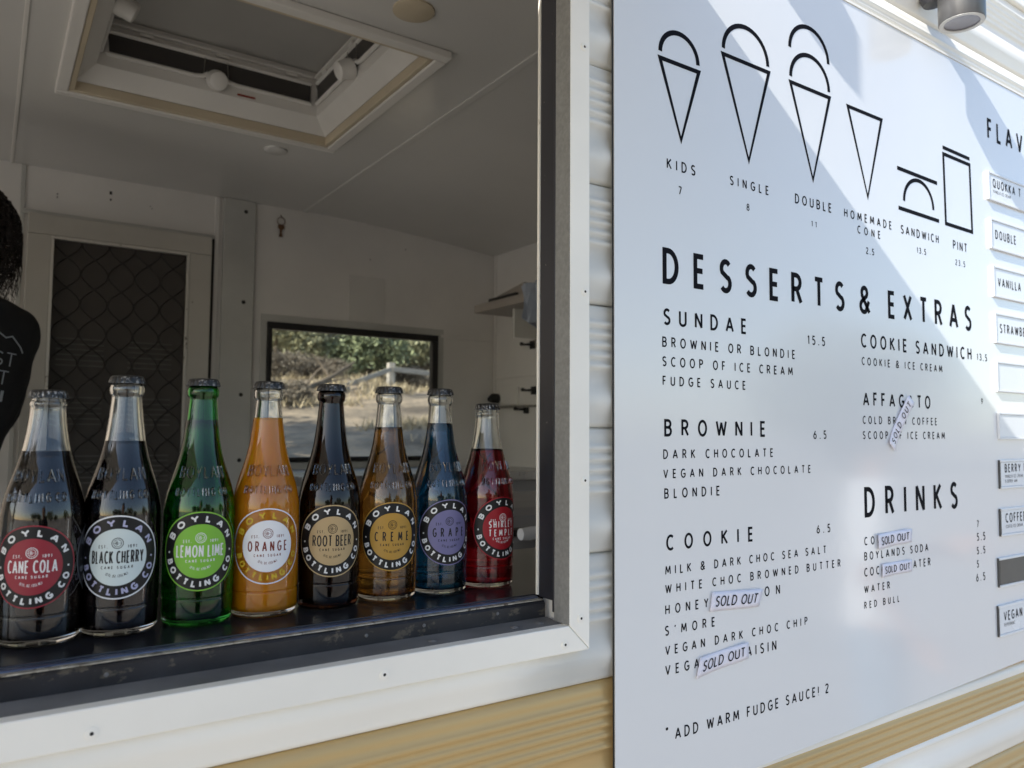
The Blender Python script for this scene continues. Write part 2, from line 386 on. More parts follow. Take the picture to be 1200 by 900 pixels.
# ------------------------------------------------------------------ the food trailer
T0, T1 = -2.6, 3.3                 # ends of the body along the wall
trailer = empty('food_trailer', (0.3, 1.7, 0), 'white and tan food trailer with its serving window open', 'trailer')
def P(o):                          # parent keeping world coordinates
    o.parent = trailer; o.matrix_parent_inverse = Matrix.Translation(-Vector(trailer.location)); return o
def tb(name, b, m, bevel=0.0):
    return P(boxobj(name, (b[0], b[1], b[2], b[3], b[4]+E, b[5]+E), m, None, bevel))
def kid(parent, o):
    o.parent = parent; o.matrix_parent_inverse = parent.matrix_world.inverted() if parent.parent is None else Matrix.Identity(4)
    return o
OL, OR_, OB, OT = -1.95, .5075, -.199, .70     # opening of the window, right and bottom lines as seen
# ribbed cladding, one board per piece; profile across a 0.137 m board
PROF = [(0,-.0065),(.003,-.001),(.012,0),(.016,0)]
for i in range(5):
    s = .016 + i*.0118
    PROF += [(s+.003, .0022), (s+.0059, .0044), (s+.0088, .0022), (s+.0118, 0)]
PROF += [(.083,-.0003),(.090,.0012),(.098,.0046),(.107,.0066),(.116,.0046),(.124,.0012),(.131,0),(.1345,-.001),(.137,-.0065)]
PITCH = .1373
def prof_at(s):
    for (a, ya), (b, yb) in zip(PROF[:-1], PROF[1:]):
        if a <= s <= b: return ya + (yb-ya)*(s-a)/(b-a)
    return 0
def cladding(htop, t0, t1, m, hmin=None, hmax=None):
    lo = 0 if hmax is None else htop-hmax; hi = .137 if hmin is None else htop-hmin
    ss = [lo] + [s for s, _ in PROF if lo < s < hi] + [hi]
    bm = bmesh.new()
    n = max(2, int((t1-t0)/.09)); cols = []
    for i in range(n+1):
        t = t0 + (t1-t0)*i/n
        cols.append([bm.verts.new((t, .655 - prof_at(s) + .0005*noise.noise(Vector((t*1.3, s*3, htop))), htop - s + E + .0005*noise.noise(Vector((t*1.1, htop*5, 1))))) for s in ss])
    for a, b in zip(cols[:-1], cols[1:]):
        for k in range(len(ss)-1): bm.faces.new((a[k], a[k+1], b[k+1], b[k])).smooth = True
    for c, sgn in ((cols[0], 1), (cols[-1], -1)):       # folded ends give the sheet a thickness
        r = [bm.verts.new(v.co + Vector((0, .012, 0))) for v in c]
        for k in range(len(ss)-1): bm.faces.new((c[k], c[k+1], r[k+1], r[k]))
    me = bpy.data.meshes.new('cladding_board'); bm.to_mesh(me); bm.free()
    return P(link('cladding_board', me, m))
top0 = .4180
for k in range(-3, 9):
    ht = top0 - PITCH*k
    m = M['white_metal']
    if ht > OT+.02 or ht - .137 < -.21 and ht < -.20:
        cols = [(T0, T1)]
    elif ht - .137 < -.21 < ht: cols = None
    else: cols = [(T0, OL-.005), (OR_+.005, T1)] if ht > -.2 else [(T0, T1)]
    if cols is None:     # the board the bottom trim crosses
        cladding(ht, OR_+.005, T1, m); cladding(ht, T0, OL-.005, m); cladding(ht, OL-.005, OR_+.005, m, hmax=-.208)
    elif k == 5:         # tan board
        cladding(ht, T0, T1, M['gold_metal'])
    elif k == 6:         # white ridge, tan band, white
        cladding(ht, T0, T1, M['white_metal'], hmin=-.421); cladding(ht, T0, T1, M['gold_metal'], hmax=-.421, hmin=-.470); cladding(ht, T0, T1, M['white_metal'], hmax=-.470)
    elif k == 7: cladding(ht, T0, T1, M['gold_metal'])
    else:
        for a, b in cols: cladding(ht, a, b, m)
hl = top0 - PITCH*9
tb('lower_skirt', (T0, T1, .656, .67, -1.22, hl), M['white_metal'])
tb('front_wall', (T0, OL, .668, .694, -1.2, .86), M['lining']); tb('front_wall', (OR_+.006, T1, .668, .694, -1.2, .86), M['lining'])
tb('front_wall', (OL, OR_+.006, .668, .694, -1.2, -.204), M['lining']); tb('front_wall', (OL, OR_+.006, .668, .694, OT, .86), M['lining'])
# end doorway added out of view, so sunlit floor brightens the interior
for b in ((.695, .85, -1.2, .86), (1.75, 2.78, -1.2, .86), (.85, 1.75, .72, .86)): tb('end_wall', (T0, T0+.03, *b), M['white_metal'])
tb('end_wall', (T1-.03, T1, .695, 2.78, -1.2, .86), M['white_metal'])
tb('roof', (T0-.02, T1+.02, .64, 2.84, 1.02, 1.05), M['paint_beige'], .006)
tb('roof_fascia', (T0, T1, .650, .667, .83, 1.018), M['white_metal'], .004)
tb('roof_fascia', (T0, T1, 2.80, 2.82, .83, 1.018), M['white_metal'], .004)
tb('floor', (T0, T1, .66, 2.80, -1.25, -1.203), M['vinyl_floor'])
for t in (-1.2, 1.6):
    for n in (.82, 2.62):
        bm = bmesh.new(); lathe(bm, [(.12,-.09),(.27,-.09),(.31,-.06),(.31,.06),(.27,.09),(.12,.09)], 32)
        o = obj('wheel', bm, M['tyre'], smooth=True); o.rotation_euler = (pi/2, 0, 0); o.location = (t, n, .31); P(o)
        bm = bmesh.new(); lathe(bm, [(0,-.07),(.13,-.07),(.14,-.085),(.14,.085),(.13,.07),(0,.07)], 24); kid(o, obj('rim', bm, M['alu'], smooth=True))
tb('chassis_rail', (T0, T1, .95, 1.01, -1.33, -1.252), M['black']); tb('chassis_rail', (T0, T1, 2.4, 2.46, -1.33, -1.252), M['black'])

# window trim with a mitred corner: bottom rail, right rail, left and top rails
def rail(name, pts2, m=M['trim'], n0=.640, n1=.6535):
    bm = bmesh.new(); prism(bm, [(t, n0, h+E) for t, h in pts2], (0, n1-n0, 0))
    return P(obj(name, bm, m, bevel=.0012))
q = .0275; e = .0003
rr = rail('trim_rail', [(OR_+e, OB+e), (OR_+q, OB-q+e), (OR_+q, OT+q), (OR_+e, OT)])
rb = rail('trim_rail', [(OL, OB), (OL-q, OB-q), (OR_+q-e, OB-q), (OR_, OB)])
rail('trim_rail', [(OL-e, OB), (OL-e, OT), (OL-q, OT+q), (OL-q, OB-q)])
rail('trim_rail', [(OL, OT+e), (OR_, OT+e), (OR_+q-e, OT+q+e), (OL-q, OT+q+e)])
# folded flange below the bottom rail, as painted sheet
def screw(t, h, n=.640):
    bm = bmesh.new(); lathe(bm, [(0,.0003),(.0012,.0003),(.0014,.0010),(.0045,.0006),(.0047,-.0012)], 20)
    o = obj('screw', bm, M['trim'], smooth=True); o.rotation_euler = (pi/2, 0, 0); o.location = (t, n, h+E)
    bm = bmesh.new(); lathe(bm, [(0,.0006),(.0011,.0004)], 10)
    me = o.data; me.materials.append(M['matt'])
    P(o); bm.free()
    for p in me.polygons:
        if sqrt(p.center.x**2+p.center.y**2) < .0014: p.material_index = 1
for t, h in ((.072,-.217),(.527,.423),(.528,.152),(.502,-.217),(.523,-.199+.006),(.30,-.2135),(-.16,-.2165),(-.39,-.2165),(.528,-.05),(.5275,.62)): screw(t, h)
# right jamb: pale dusty return, dark seal, thin bright inner edge
tb('jamb', (OR_, OR_+.010, .6405, .6660, OB+.0005, OT), M['jamb_grey'])
tb('jamb_seal', (OR_+.0005, OR_+.010, .6664, .6945, -.1785, OT), M['jamb_dark'], .0008)
tb('jamb_seal', (OR_-.001, OR_+.004, .6655, .6685, -.190, OT), M['jamb_dark'], .0008)
tb('jamb_edge', (OR_-.0006, OR_+.008, .6949, .6985, -.1765, OT), M['trim'])
tb('jamb', (OL-.010, OL, .6405, .694, OB+.0005, OT), M['jamb_grey'])
# sill: grey ledge sloping out, stained dark strip with a worn top edge, counter
bm = bmesh.new(); prism(bm, [(OL, .6405, OB-.0012+E), (OL, .6795, OB+.0022+E), (OL, .6795, OB-.006+E), (OL, .6405, OB-.006+E)], (OR_-OL, 0, 0))
P(obj('sill_ledge', bm, M['ledge']))
def wavy_strip(name, t0, t1, n0, n1, h0, h1, m, amp, rad=0.002, cuts=160):
    bm = bmesh.new(); secs = []
    for i in range(cuts+1):
        t = t0 + (t1-t0)*i/cuts
        a = amp*noise.noise(Vector((t*22, 0, h0*9))); b = amp*noise.noise(Vector((t*31, 5, h1*9))); c = amp*noise.noise(Vector((t*60, 9, 1)))
        pr = [(n0+c, h0+a), (n0+c*.5, h1-rad+b), (n0+rad, h1+b), (n1, h1+b), (n1, h0)]
        secs.append([bm.verts.new((t, n, h+E)) for n, h in pr])
    for s1, s2 in zip(secs[:-1], secs[1:]):
        for k in range(5): bm.faces.new((s1[k], s1[(k+1) % 5], s2[(k+1) % 5], s2[k]))
    bm.faces.new(secs[0]); bm.faces.new(secs[-1][::-1])
    return P(obj(name, bm, m))
wavy_strip('sill_strip', OL, OR_-.0015, .680, .6875, -.1975, -.1795, M['strip'], .0007, .003)
wavy_strip('worn_edge', OL, OR_-.0035, .6812, .6880, -.1793, -.1782, M['edge'], .0003, .0005)
tb('counter_nosing', (OL, OR_-.002, .6884, .699, -.188, -.1766), M['counter_edge'], .003)
tb('counter', (OL-.5, 1.765, .6994, .98, -.196, -.1762), M['counter'], .001)
for t in (.30, .085, .445, .36): 
    bm = bmesh.new(); lathe(bm, [(0,.0018),(.0014,.0014),(.0024,-.001)], 12); o = obj('screw', bm, M['ledge'], smooth=True); o.location = (t, .6805, -.186+E+(t*37 % 1)*.006-.003); o.rotation_euler = (pi/2,0,0); P(o)
for t in (.455, .487, .36):
    bm = bmesh.new(); lathe(bm, [(0,.0018),(.003,.0014),(.0052,0)], 14); o = obj('screw', bm, M['ledge'], smooth=True); o.location = (t, .664, OB+.0006+E); P(o)

# hatch: raised flap over the window, its shade falls down the board
U_ = .0
hz0, hn0 = .66, .636
bm = bmesh.new()
for (a, b) in (((0, 0), (0.92, .03)),):
    prism(bm, [(OL-.02, hn0, hz0+E), (OL-.02, hn0-.92, hz0+.92*U_+E), (OL-.02, hn0-.92, hz0+.92*U_+.028+E), (OL-.02, hn0, hz0+.028+E)], (OR_+.022-OL+.02, 0, 0))
hatch = P(obj('hatch', bm, M['white_metal'], bevel=.004))
bm = bmesh.new(); tube(bm, [(OL+.02, .66, .35+E), (OL+.02, .25, hz0-.006+E)], .008); P(obj('hatch_stay', bm, M['lamp']))
tb('hatch_hinge', (OL, OR_, .632, .6395, OT-.045, OT-.005), M['alu'])

# ------------------------------------------------------------------ interior
WL, WR, WB, WT = .822, 1.489, -.105, .380        # back window hole
# (an unseen second opening, added farther left to let in more daylight)
W2L, W2R, W2B, W2T = -2.3, -.45, -.35, .70
for b in ((T0, W2L, -1.2, .86), (W2R, WL, -1.2, .86), (W2L, W2R, -1.2, W2B), (W2L, W2R, W2T, .86), (WR, T1, -1.2, .86), (WL, WR, -1.2, WB), (WL, WR, WT, .86)):
    tb('back_wall', (b[0], b[1], 2.75, 2.78, b[2], b[3]), M['lining'])
tb('partition_wall', (1.77, 1.80, .695, 2.749, -1.2, .86), M['lining'])
# ceiling with the skylight hole, then the sloping front panel beyond the joint
SL, SR, SN, SF = .125, .765, 1.41, 2.06
for b in ((T0, SL, .695, 2.749), (SR, .94, .695, 2.749), (SL, SR, .695, SN), (SL, SR, SF, 2.749)):
    tb('ceiling_panel', (b[0], b[1], b[2], b[3], .806, .82), M['ceiling'])
bm = bmesh.new(); secs = []
for i in range(13):
    s = i/12; t = .9403 + s*.829; h = .806 - .056*s**1.6
    secs.append([bm.verts.new((t, n, h+dz+E)) for n, dz in ((.695,0),(2.749,0),(2.749,.012),(.695,.012))])
for a, b in zip(secs[:-1], secs[1:]):
    for k in range(4): bm.faces.new((a[k], a[(k+1) % 4], b[(k+1) % 4], b[k]))
P(obj('ceiling_panel', bm, M['ceiling']))
tb('ceiling_joint', (.932, .950, .695, 2.748, .8015, .8055), M['ceiling'], .001)
tb('ceiling_joint', (.03, .038, .695, 2.748, .8025, .8055), M['white_plastic'], .001)
tb('ceiling_joint', (T0, .028, 1.62, 1.626, .8025, .8055), M['white_plastic'], .001)
for t, n, r in ((.646, 1.295, .040), (.658, 2.186, .032)):
    bm = bmesh.new(); lathe(bm, [(0,-.006),(r*.75,-.008),(r,-.004),(r,0)], 32); o = obj('ceiling_light', bm, M['beige_plastic'] if n < 2 else M['ceiling'], smooth=True); o.location = (t, n, .806+E); P(o)
# joint strips on the lining
tb('joint_strip', (.060, .072, 2.744, 2.7495, -1.2, .805), M['lining_grey'], .001)
tb('pillar_strip', (.652, .760, 2.735, 2.7495, -1.2, .805), M['lining_grey'], .002)
tb('joint_strip', (.625, .640, 2.742, 2.7495, -1.2, .805), M['lining'], .001)
for h in (.766, .447, .125, -.1):
    bm = bmesh.new(); lathe(bm, [(0,.002),(.006,.0015),(.007,0)], 12); o = obj('screw', bm, M['matt'], smooth=True); o.rotation_euler = (pi/2,0,0); o.location = (.7255, 2.7345, h+E); P(o)
tb('joint_strip', (1.512, 1.769, 2.743, 2.7495, .383, .395), M['lining'], .001)
tb('cover_patch', (1.116, 1.262, 2.746, 2.7495, .417, .592), M['patch'], .001)
tb('joint_strip', (.762, 1.768, 2.7462, 2.7497, .798, .806), M['lining'], .001)
tb('joint_strip', (1.764, 1.7698, 2.728, 2.742, -1.2, .75), M['lining'], .001)
tb('joint_strip', (1.7635, 1.7695, .7, 2.727, .222, .234), M['lining'], .001)
tb('wall_rail', (1.745, 1.7632, 1.2, 2.74, .100, .108), M['alu'])
for q4_ in ((.790, 1.525, .3885, .415), (.790, 1.525, -.145, -.1105), (.790, .8125, -.110, .388), (1.4975, 1.525, -.110, .388)):
    tb('window_surround', (q4_[0], q4_[1], 2.745, 2.7495, q4_[2], q4_[3]), M['lining_grey'], .001)
bw = tb('back_window', (.8135, 1.4965, 2.735, 2.765, .364, .3878), M['black'], .002)
for b in ((.8135, 1.4965, -.11, -.093), (.8135, .829, -.0925, .3635), (1.4715, 1.4965, -.0925, .3635)):
    kid(bw, boxobj('frame', (b[0], b[1], 2.735, 2.765, b[2]+E, b[3]+E), M['black'], None, .002))
gm = bpy.data.materials.new('window glass'); gm.use_nodes = True; t_ = gm.node_tree; t_.nodes.remove(t_.nodes['Principled BSDF'])
tr_ = t_.nodes.new('ShaderNodeBsdfTransparent'); tr_.inputs[0].default_value = (.93, .95, .93, 1); gl = t_.nodes.new('ShaderNodeBsdfGlossy'); gl.inputs['Roughness'].default_value = .03
fr = t_.nodes.new('ShaderNodeFresnel'); fr.inputs[0].default_value = 1.45; mx = t_.nodes.new('ShaderNodeMixShader')
t_.links.new(fr.outputs[0], mx.inputs[0]); t_.links.new(tr_.outputs[0], mx.inputs[1]); t_.links.new(gl.outputs[0], mx.inputs[2]); t_.links.new(mx.outputs[0], t_.nodes['Material Output'].inputs[0])
kid(bw, boxobj('pane', (.829, 1.4715, 2.7545, 2.7565, -.0925+E, .3635+E), gm))
M['bead'] = mat('worn silver bead', (.62, .60, .55), .4, metal=.3, wear=(30, .60, (.16, .13, .10)))
# back door with a security grille
fr_o = dict(L=.082, R=.612, T=.655)
dw = .062
door = tb('back_door', (fr_o['L'], fr_o['R'], 2.718, 2.7485, fr_o['T']-dw, fr_o['T']), M['door_frame'], .002)
for b in ((fr_o['L'], fr_o['L']+dw, -1.19, fr_o['T']-dw-.0008), (fr_o['R']-dw-.008, fr_o['R'], -1.19, fr_o['T']-dw-.0008)):
    kid(door, boxobj('stile', (b[0], b[1], 2.7185, 2.7483, b[2]+E, b[3]+E), M['door_frame'], None, .002))
mL, mR, mT = fr_o['L']+dw, fr_o['R']-dw-.008, fr_o['T']-dw
for b in ((mL, mR, mT-.010, mT-.001), (mL, mL+.008, -1.1, mT-.0105), (mR-.008, mR, -1.1, mT-.0105)):
    kid(door, boxobj('bead', (b[0], b[1], 2.716, 2.730, b[2]+E, b[3]+E), M['bead'], None, .001))
kid(door, boxobj('screen', (mL, mR, 2.742, 2.747, -1.1+E, mT-.0015+E), M['screen']))
for i in range(34):
    h = .28 - i*.0165
    for (a, b) in ((.17, .30), (.37, .50)):
        if (i % 11) < 6: kid(door, boxobj('louvre_slat', (a, b, 2.7385, 2.7415, h+E, h+.004+E), M['louvre']))  # short groups of slats stand in for highlights on the louvres
bm = bmesh.new(); cw, ch = (mR-mL-.016)/5, .094
for r in range(19):
    z0 = mT-.012-ch*(r+1)
    if z0 < -1.1: break
    for c in range(5):                            # ogee cells: neighbouring wires bow apart and meet
        x0 = mL+.008+cw*c
        for s_ in (1, -1):
            pts = [(x0+cw/2 + s_*(-1)**r*(cw*.49)*(1-cos(pi*i/10)) - s_*(-1)**r*cw*.49 , z0+ch*i/10) for i in range(11)]
            ribbon(bm, pts, .0016, lambda u, v, k: (u, 2.7345-k, v+E), 0 if s_ > 0 else .0003, ridge=.004)
kid(door, obj('security_grille', bm, M['grille']))
tb('door_header', (.062, .622, 2.738, 2.7492, .6555, .668), M['lining_grey'], .001)
tb('door_reveal', (.6125, .6245, 2.738, 2.7492, -1.19, .655), M['matt'])
kid(door, boxobj('handle', (.555, .585, 2.690, 2.7182, -.25+E, -.13+E), M['alu'], None, .004))
# marks of old fittings
for t, h, s in ((.155,.728,.004),(.155,.718,.004),(.30,.755,.010),(.302,.735,.006),(.42,.735,.003),(.425,.728,.003),(1.2,.66,.004),(1.35,.72,.004)):
    tb('filled_screw_hole', (t, t+s*.7, 2.7475, 2.7499, h, h+s), M['matt'])

# skylight: ring on the ceiling, sloping sides, dark vent windows, grey blind on top
sk = tb('skylight', (SL-.022, SR+.022, SF-.01, SF+.016, .7885, .8055), M['white_plastic'], .003)
for b in ((SL-.022, SR+.022, SN-.016, SN+.01), (SL-.022, SL+.004, SN+.0105, SF-.0105), (SR-.004, SR+.022, SN+.0105, SF-.0105)):
    kid(sk, boxobj('frame', (b[0], b[1], b[2], b[3], .7885+E, .8055+E), M['white_plastic'], None, .003))
for b in ((SL+.005, SR-.005, SF-.022, SF-.0105), (SL+.005, SR-.005, SN+.0105, SN+.022), (SL+.0045, SL+.016, SN+.0225, SF-.0225), (SR-.016, SR-.0045, SN+.0225, SF-.0225)):
    kid(sk, boxobj('inner_rim', (b[0], b[1], b[2], b[3], .792+E, .817+E), M['beige_plastic'], None, .002))
A0 = (SL+.016, SR-.016, SN+.022, SF-.022); A1 = (SL+.055, SR-.055, SN+.06, SF-.06)
def rect3(a, h): return [(a[0],a[2],h+E),(a[1],a[2],h+E),(a[1],a[3],h+E),(a[0],a[3],h+E)]
bm = bmesh.new()
r1_, r2_, r3_ = [[bm.verts.new(p) for p in rect3(a, h)] for a, h in ((A0,.817),(A1,.852),(A1,.985))]
for a, b in ((r1_, r2_), (r2_, r3_)):
    for k in range(4): bm.faces.new((a[k], a[(k+1) % 4], b[(k+1) % 4], b[k]))
kid(sk, obj('dome_side', bm, M['white_plastic'], flat=False))
kid(sk, boxobj('blind', (A1[0]-.01, A1[1]+.01, A1[2]-.01, A1[3]+.01, .972+E, .978+E), M['blind']))
def vent(side):
    # bordered window strip with a wire stay and a lever knob, on one wall of the dome
    h0, h1 = .880, .935
    if side in 'fn':
        n = A1[3] if side == 'f' else A1[2]; s = -1 if side == 'f' else 1
        a0, a1 = A1[0]+.02, A1[1]-.02
        Q = lambda a, d, h: (a, n+s*d, h+E)
    else:
        t = A1[1] if side == 'r' else A1[0]; s = -1 if side == 'r' else 1
        a0, a1 = A1[2]+.02, A1[3]-.02
        Q = lambda a, d, h: (t+s*d, a, h+E)
    bm = bmesh.new()
    prism(bm, [Q(a0,.002,h0), Q(a1,.002,h0), Q(a1,.002,h1), Q(a0,.002,h1)], Vector(Q(0,.004,0))-Vector(Q(0,.0,0)))
    v = kid(sk, obj('vent_window', bm, M['dark_mesh']))
    bm = bmesh.new()
    am = (a0+a1)/2
    lp = [(a0,h0),(a0,h1),(a1,h1),(a1,h0),(am+.05,h0),(am+.03,h0+.004),(am+.02,h0+.012),(am,h0+.017),(am-.02,h0+.012),(am-.03,h0+.004),(am-.05,h0),(a0,h0)]
    tube(bm, [Q(a,.007,h) for a, h in lp], .0056, 8)
    kid(sk, obj('vent_frame', bm, M['white_plastic'], smooth=True))
    bm = bmesh.new()
    for d in (-.03, .03): tube(bm, [Q(am+d,.009,h0+.004), Q(am+d*.9,.010,h1-.002)], .0011, 6)
    box_ = None
    kid(sk, obj('wire_stay', bm, M['alu']))
    bm = bmesh.new(); lathe(bm, [(0,.040),(.016,.040),(.0215,.037),(.0225,.020),(.0245,.017),(.0245,.0),(.0,.0)], 28)
    o = obj('knob', bm, M['white_plastic'], smooth=True)
    d = (Vector(Q(0,1,0))-Vector(Q(0,0,0)) + Vector((0,0,-.45))).normalized()
    o.rotation_euler = d.to_track_quat('Z','Y').to_euler(); o.location = Q(am,.010,h0+.0)
    kid(sk, o)
    bm = bmesh.new()
    for i in range(3):
        a = a0 + (a1-a0)*(.14+.36*i)
        prism(bm, [Q(a,.001,h1+.008), Q(a+.03,.001,h1+.008), Q(a+.03,.001,h1+.016), Q(a,.001,h1+.016)], Vector(Q(0,.008,0))-Vector(Q(0,.0,0)))
    prism(bm, [Q(a0-.01,.001,h1+.0165), Q(a1+.01,.001,h1+.0165), Q(a1+.01,.001,h1+.022), Q(a0-.01,.001,h1+.022)], Vector(Q(0,.012,0))-Vector(Q(0,.0,0)))
    kid(sk, obj('blind_track', bm, M['white_plastic']))
for s in 'flr': vent(s)
kid(sk, boxobj('warning_label', (.50, .545, A1[3]-.0035, A1[3]-.001, .8580+E, .8625+E), M['red_label']))

# fixtures inside
def fixture(name, label, cat, parts, loc):
    """parts: list of (name, builder(bm), material, bevel)"""
    e_ = empty(name, loc, label, cat)
    for pn, fn, m, bv in parts:
        bm = bmesh.new(); fn(bm); o = obj(pn, bm, m, bevel=bv, smooth=bv < 0)
        o.parent = e_; o.matrix_parent_inverse = Matrix.Translation(-Vector(loc))
    return e_
def B_(*b): return lambda bm: box(bm, b[0], b[1], b[2], b[3], b[4]+E, b[5]+E)
fixture('wall_shelf', 'narrow grey shelf high on the cream end wall, cluttered on top', 'shelf', [
    ('shelf_board', B_(1.45, 1.768, .9, 2.384, .431, .460), M['wood_shelf'], .002),
    ('bracket', B_(1.50, 1.765, 2.20, 2.21, .33, .4305), M['lining_grey'], .001),
    ('bracket', B_(1.50, 1.765, 1.50, 1.51, .33, .4305), M['lining_grey'], .001)], (1.6, 1.6, .431+E))
def cloth(bm):
    rows = []
    for i in range(14):
        s = i/13; row = []
        for j in range(10):
            a = j/9
            row.append(bm.verts.new((1.435 - (.012+.012*s)*sin(a*11+s*2.5) - .012*s, 1.93 + .15*a*(1-.40*s)+.01*sin(a*6), .482 - .115*s - .05*s*a*sin(a*3) + .006*sin(a*14)*s + E)))
        rows.append(row)
    for a, b in zip(rows[:-1], rows[1:]):
        for k in range(9): bm.faces.new((a[k], a[k+1], b[k+1], b[k]))
e_ = fixture('tea_towel', 'pale blue cloth hanging over the front of the grey shelf', 'towel', [('cloth', cloth, M['cloth'], 0)], (1.43, 2.1, .4+E))
e_.children[0].modifiers.new('s', 'SOLIDIFY').thickness = .003
def tray(bm):
    prism(bm, [(1.47, 2.36, .4605+E), (1.47, 2.1, .4605+E), (1.47, 2.1, .505+E), (1.47, 2.25, .482+E)], (.22, 0, 0))
fixture('folded_bags', 'dark heap of folded bags lying on the grey shelf', 'bags', [('heap', tray, M['wood_shelf'], .004), ('strap', B_(1.455, 1.47, 2.13, 2.30, .4605, .472), M['black'], .003)], (1.5, 2.2, .4605+E))
fixture('back_bench', 'pale stainless bench running under the back window', 'bench', [
    ('bench_top', B_(.78, 1.768, 2.25, 2.742, -.165, -.135), M['stainless'], .003),
    ('bench_front', B_(.80, 1.765, 2.28, 2.30, -1.2, -.166), M['fridge'], .002),
    ('door_gap', B_(1.25, 1.262, 2.277, 2.2798, -1.15, -.2), M['matt'], 0)], (1.3, 2.5, -1.2+E))
def lid(bm):
    secs = []
    for i in range(10):
        a = pi*i/9
        secs.append([bm.verts.new((t, 1.60 - .24*cos(a), -.20 + .048*sin(a)**.7 + E)) for t in (.90, 1.70)])
    for a, b in zip(secs[:-1], secs[1:]): bm.faces.new((a[0], a[1], b[1], b[0]))
    for k in (0, 1): bm.faces.new([s[k] for s in secs])
fixture('chest_freezer', 'grey chest freezer with a curved lid beyond the bottles', 'freezer', [
    ('cabinet', B_(.88, 1.72, 1.33, 1.86, -1.2, -.215), M['fridge'], .01),
    ('lid', lid, M['fridge'], 0),
    ('seal', B_(.885, 1.715, 1.335, 1.855, -.2145, -.2005), M['black'], .002),
    ('handle', lambda bm: tube(bm, [(.905,1.30,-.205+E),(.925,1.30,-.205+E),(1.02,1.30,-.199+E),(1.10,1.30,-.199+E)], [.012,.014,.011,.011], 16), M['clear_plastic'], -1)], (1.3, 1.6, -1.2+E))
fixture('power_outlet', 'double power outlet on the end wall below the shelf', 'outlet', [
    ('plate', B_(1.760, 1.7690, 2.555, 2.685, .112, .185), M['white_plastic'], .002),
    ('plug', lambda bm: tube(bm, [(1.760,2.700,.142+E),(1.735,2.700,.142+E),(1.715,2.695,.135+E)], [.020,.020,.010], 14), M['black'], -1)], (1.76, 2.62, .15+E))
for k, (n, h) in enumerate(((2.50,.092),(2.46,.345),(2.45,.165))):
    e_ = fixture('wall_hook', ['black hook on the thin rail beside the power outlet', 'black hook just under the shelf beside the towel', 'black hook between the shelf and the thin rail'][k], 'hook', [
        ('stem', lambda bm, n=n, h=h: tube(bm, [(1.762,n,h+E),(1.745,n,h+E),(1.735,n+.012,h+E),(1.730,n+.030,h+.004+E)], [.005,.005,.004,.008], 8), M['black'], -1),
        ('base', B_(1.760, 1.7668, n-.016, n+.016, h-.016, h+.016), M['black'], .003)], (1.76, n, h+E))
    e_['group'] = 'hooks on the end wall'
def keys(bm):
    tube(bm, [(.850, 2.742, .776+E), (.850, 2.738, .770+E), (.850, 2.735, .766+E)], .0018, 6)
    ring = [(.850+.014*cos(a), 2.738, .753+.014*sin(a)+E) for a in [2*pi*i/14 for i in range(15)]]
    tube(bm, ring, .0016, 5)
def keyb(bm, dx, rot):
    pts = [(0,0),(.008,-.004),(.009,-.014),(.004,-.018),(.004,-.046),(-.003,-.048),(-.004,-.018),(-.009,-.014),(-.008,-.004)]
    prism(bm, [(.850+dx+x*cos(rot)-z*sin(rot), 2.736+dx*.2, .742+x*sin(rot)+z*cos(rot)+E) for x, z in pts], (0, .0022, 0))
fixture('bunch_of_keys', 'small bunch of keys hanging from a hook on the back wall', 'keys', [
    ('key_ring', keys, M['keys'], 0), ('key', lambda bm: keyb(bm, -.004, .12), M['keys'], 0), ('key', lambda bm: keyb(bm, .006, -.2), M['keys'], 0)], (.85, 2.74, .76+E))

# ------------------------------------------------------------------ menu board
NB = .645                                        # plane of the board's face
S_ = 1.0488                                      # layout unit of the board drawing, in metres
def onb(u, v, k): return (u*S_, NB - .0002 - k, v*S_ + E)
board = empty('menu_board', (1.6, .62, 1.15), 'large white ice cream menu board fixed beside the serving window', 'menu board')
def PB(o): o.parent = board; o.matrix_parent_inverse = Matrix.Translation(-Vector(board.location)); return o
bm = bmesh.new()
L_, R_ = .5482, 2.62
nx = 40
bot = lambda t: -.392 + (t-.79)*.0245
fr_ = []; bk = []
for i in range(nx+1):
    t = L_ + (R_-L_)*i/nx
    fr_.append([bm.verts.new((t*S_, NB, (bot(t) + (.6125-bot(t))*j/16)*S_ + E)) for j in range(17)])
for i in range(nx):
    for j in range(16): bm.faces.new((fr_[i][j], fr_[i+1][j], fr_[i+1][j+1], fr_[i][j+1]))
edge = [fr_[i][0] for i in range(nx+1)] + [fr_[nx][j] for j in range(1, 17)] + [fr_[i][16] for i in range(nx-1, -1, -1)] + [fr_[0][j] for j in range(15, 0, -1)]
back = [bm.verts.new(v.co + Vector((0, .0028, 0))) for v in edge]
for i in range(len(edge)): j = (i+1) % len(edge); bm.faces.new((edge[i], edge[j], back[j], back[i]))
bm.faces.new(back)
PB(obj('panel', bm, M['board']))
bm = bmesh.new(); box(bm, L_*S_-.0016, L_*S_-.0003, NB+.001, .6475, -.41+E, .64+E); PB(obj('edge_shadow', bm, M['black']))  # black strip standing in for the shadow line at the board's left edge
bm = bmesh.new(); prism(bm, [(L_*S_, NB-.0012, .6428+E), (L_*S_, .6475, .6428+E), (L_*S_, .6475, .6465+E), (L_*S_, NB-.0012, .6465+E)], ((R_-L_)*S_, 0, 0)); PB(obj('top_edge', bm, M['white_metal']))
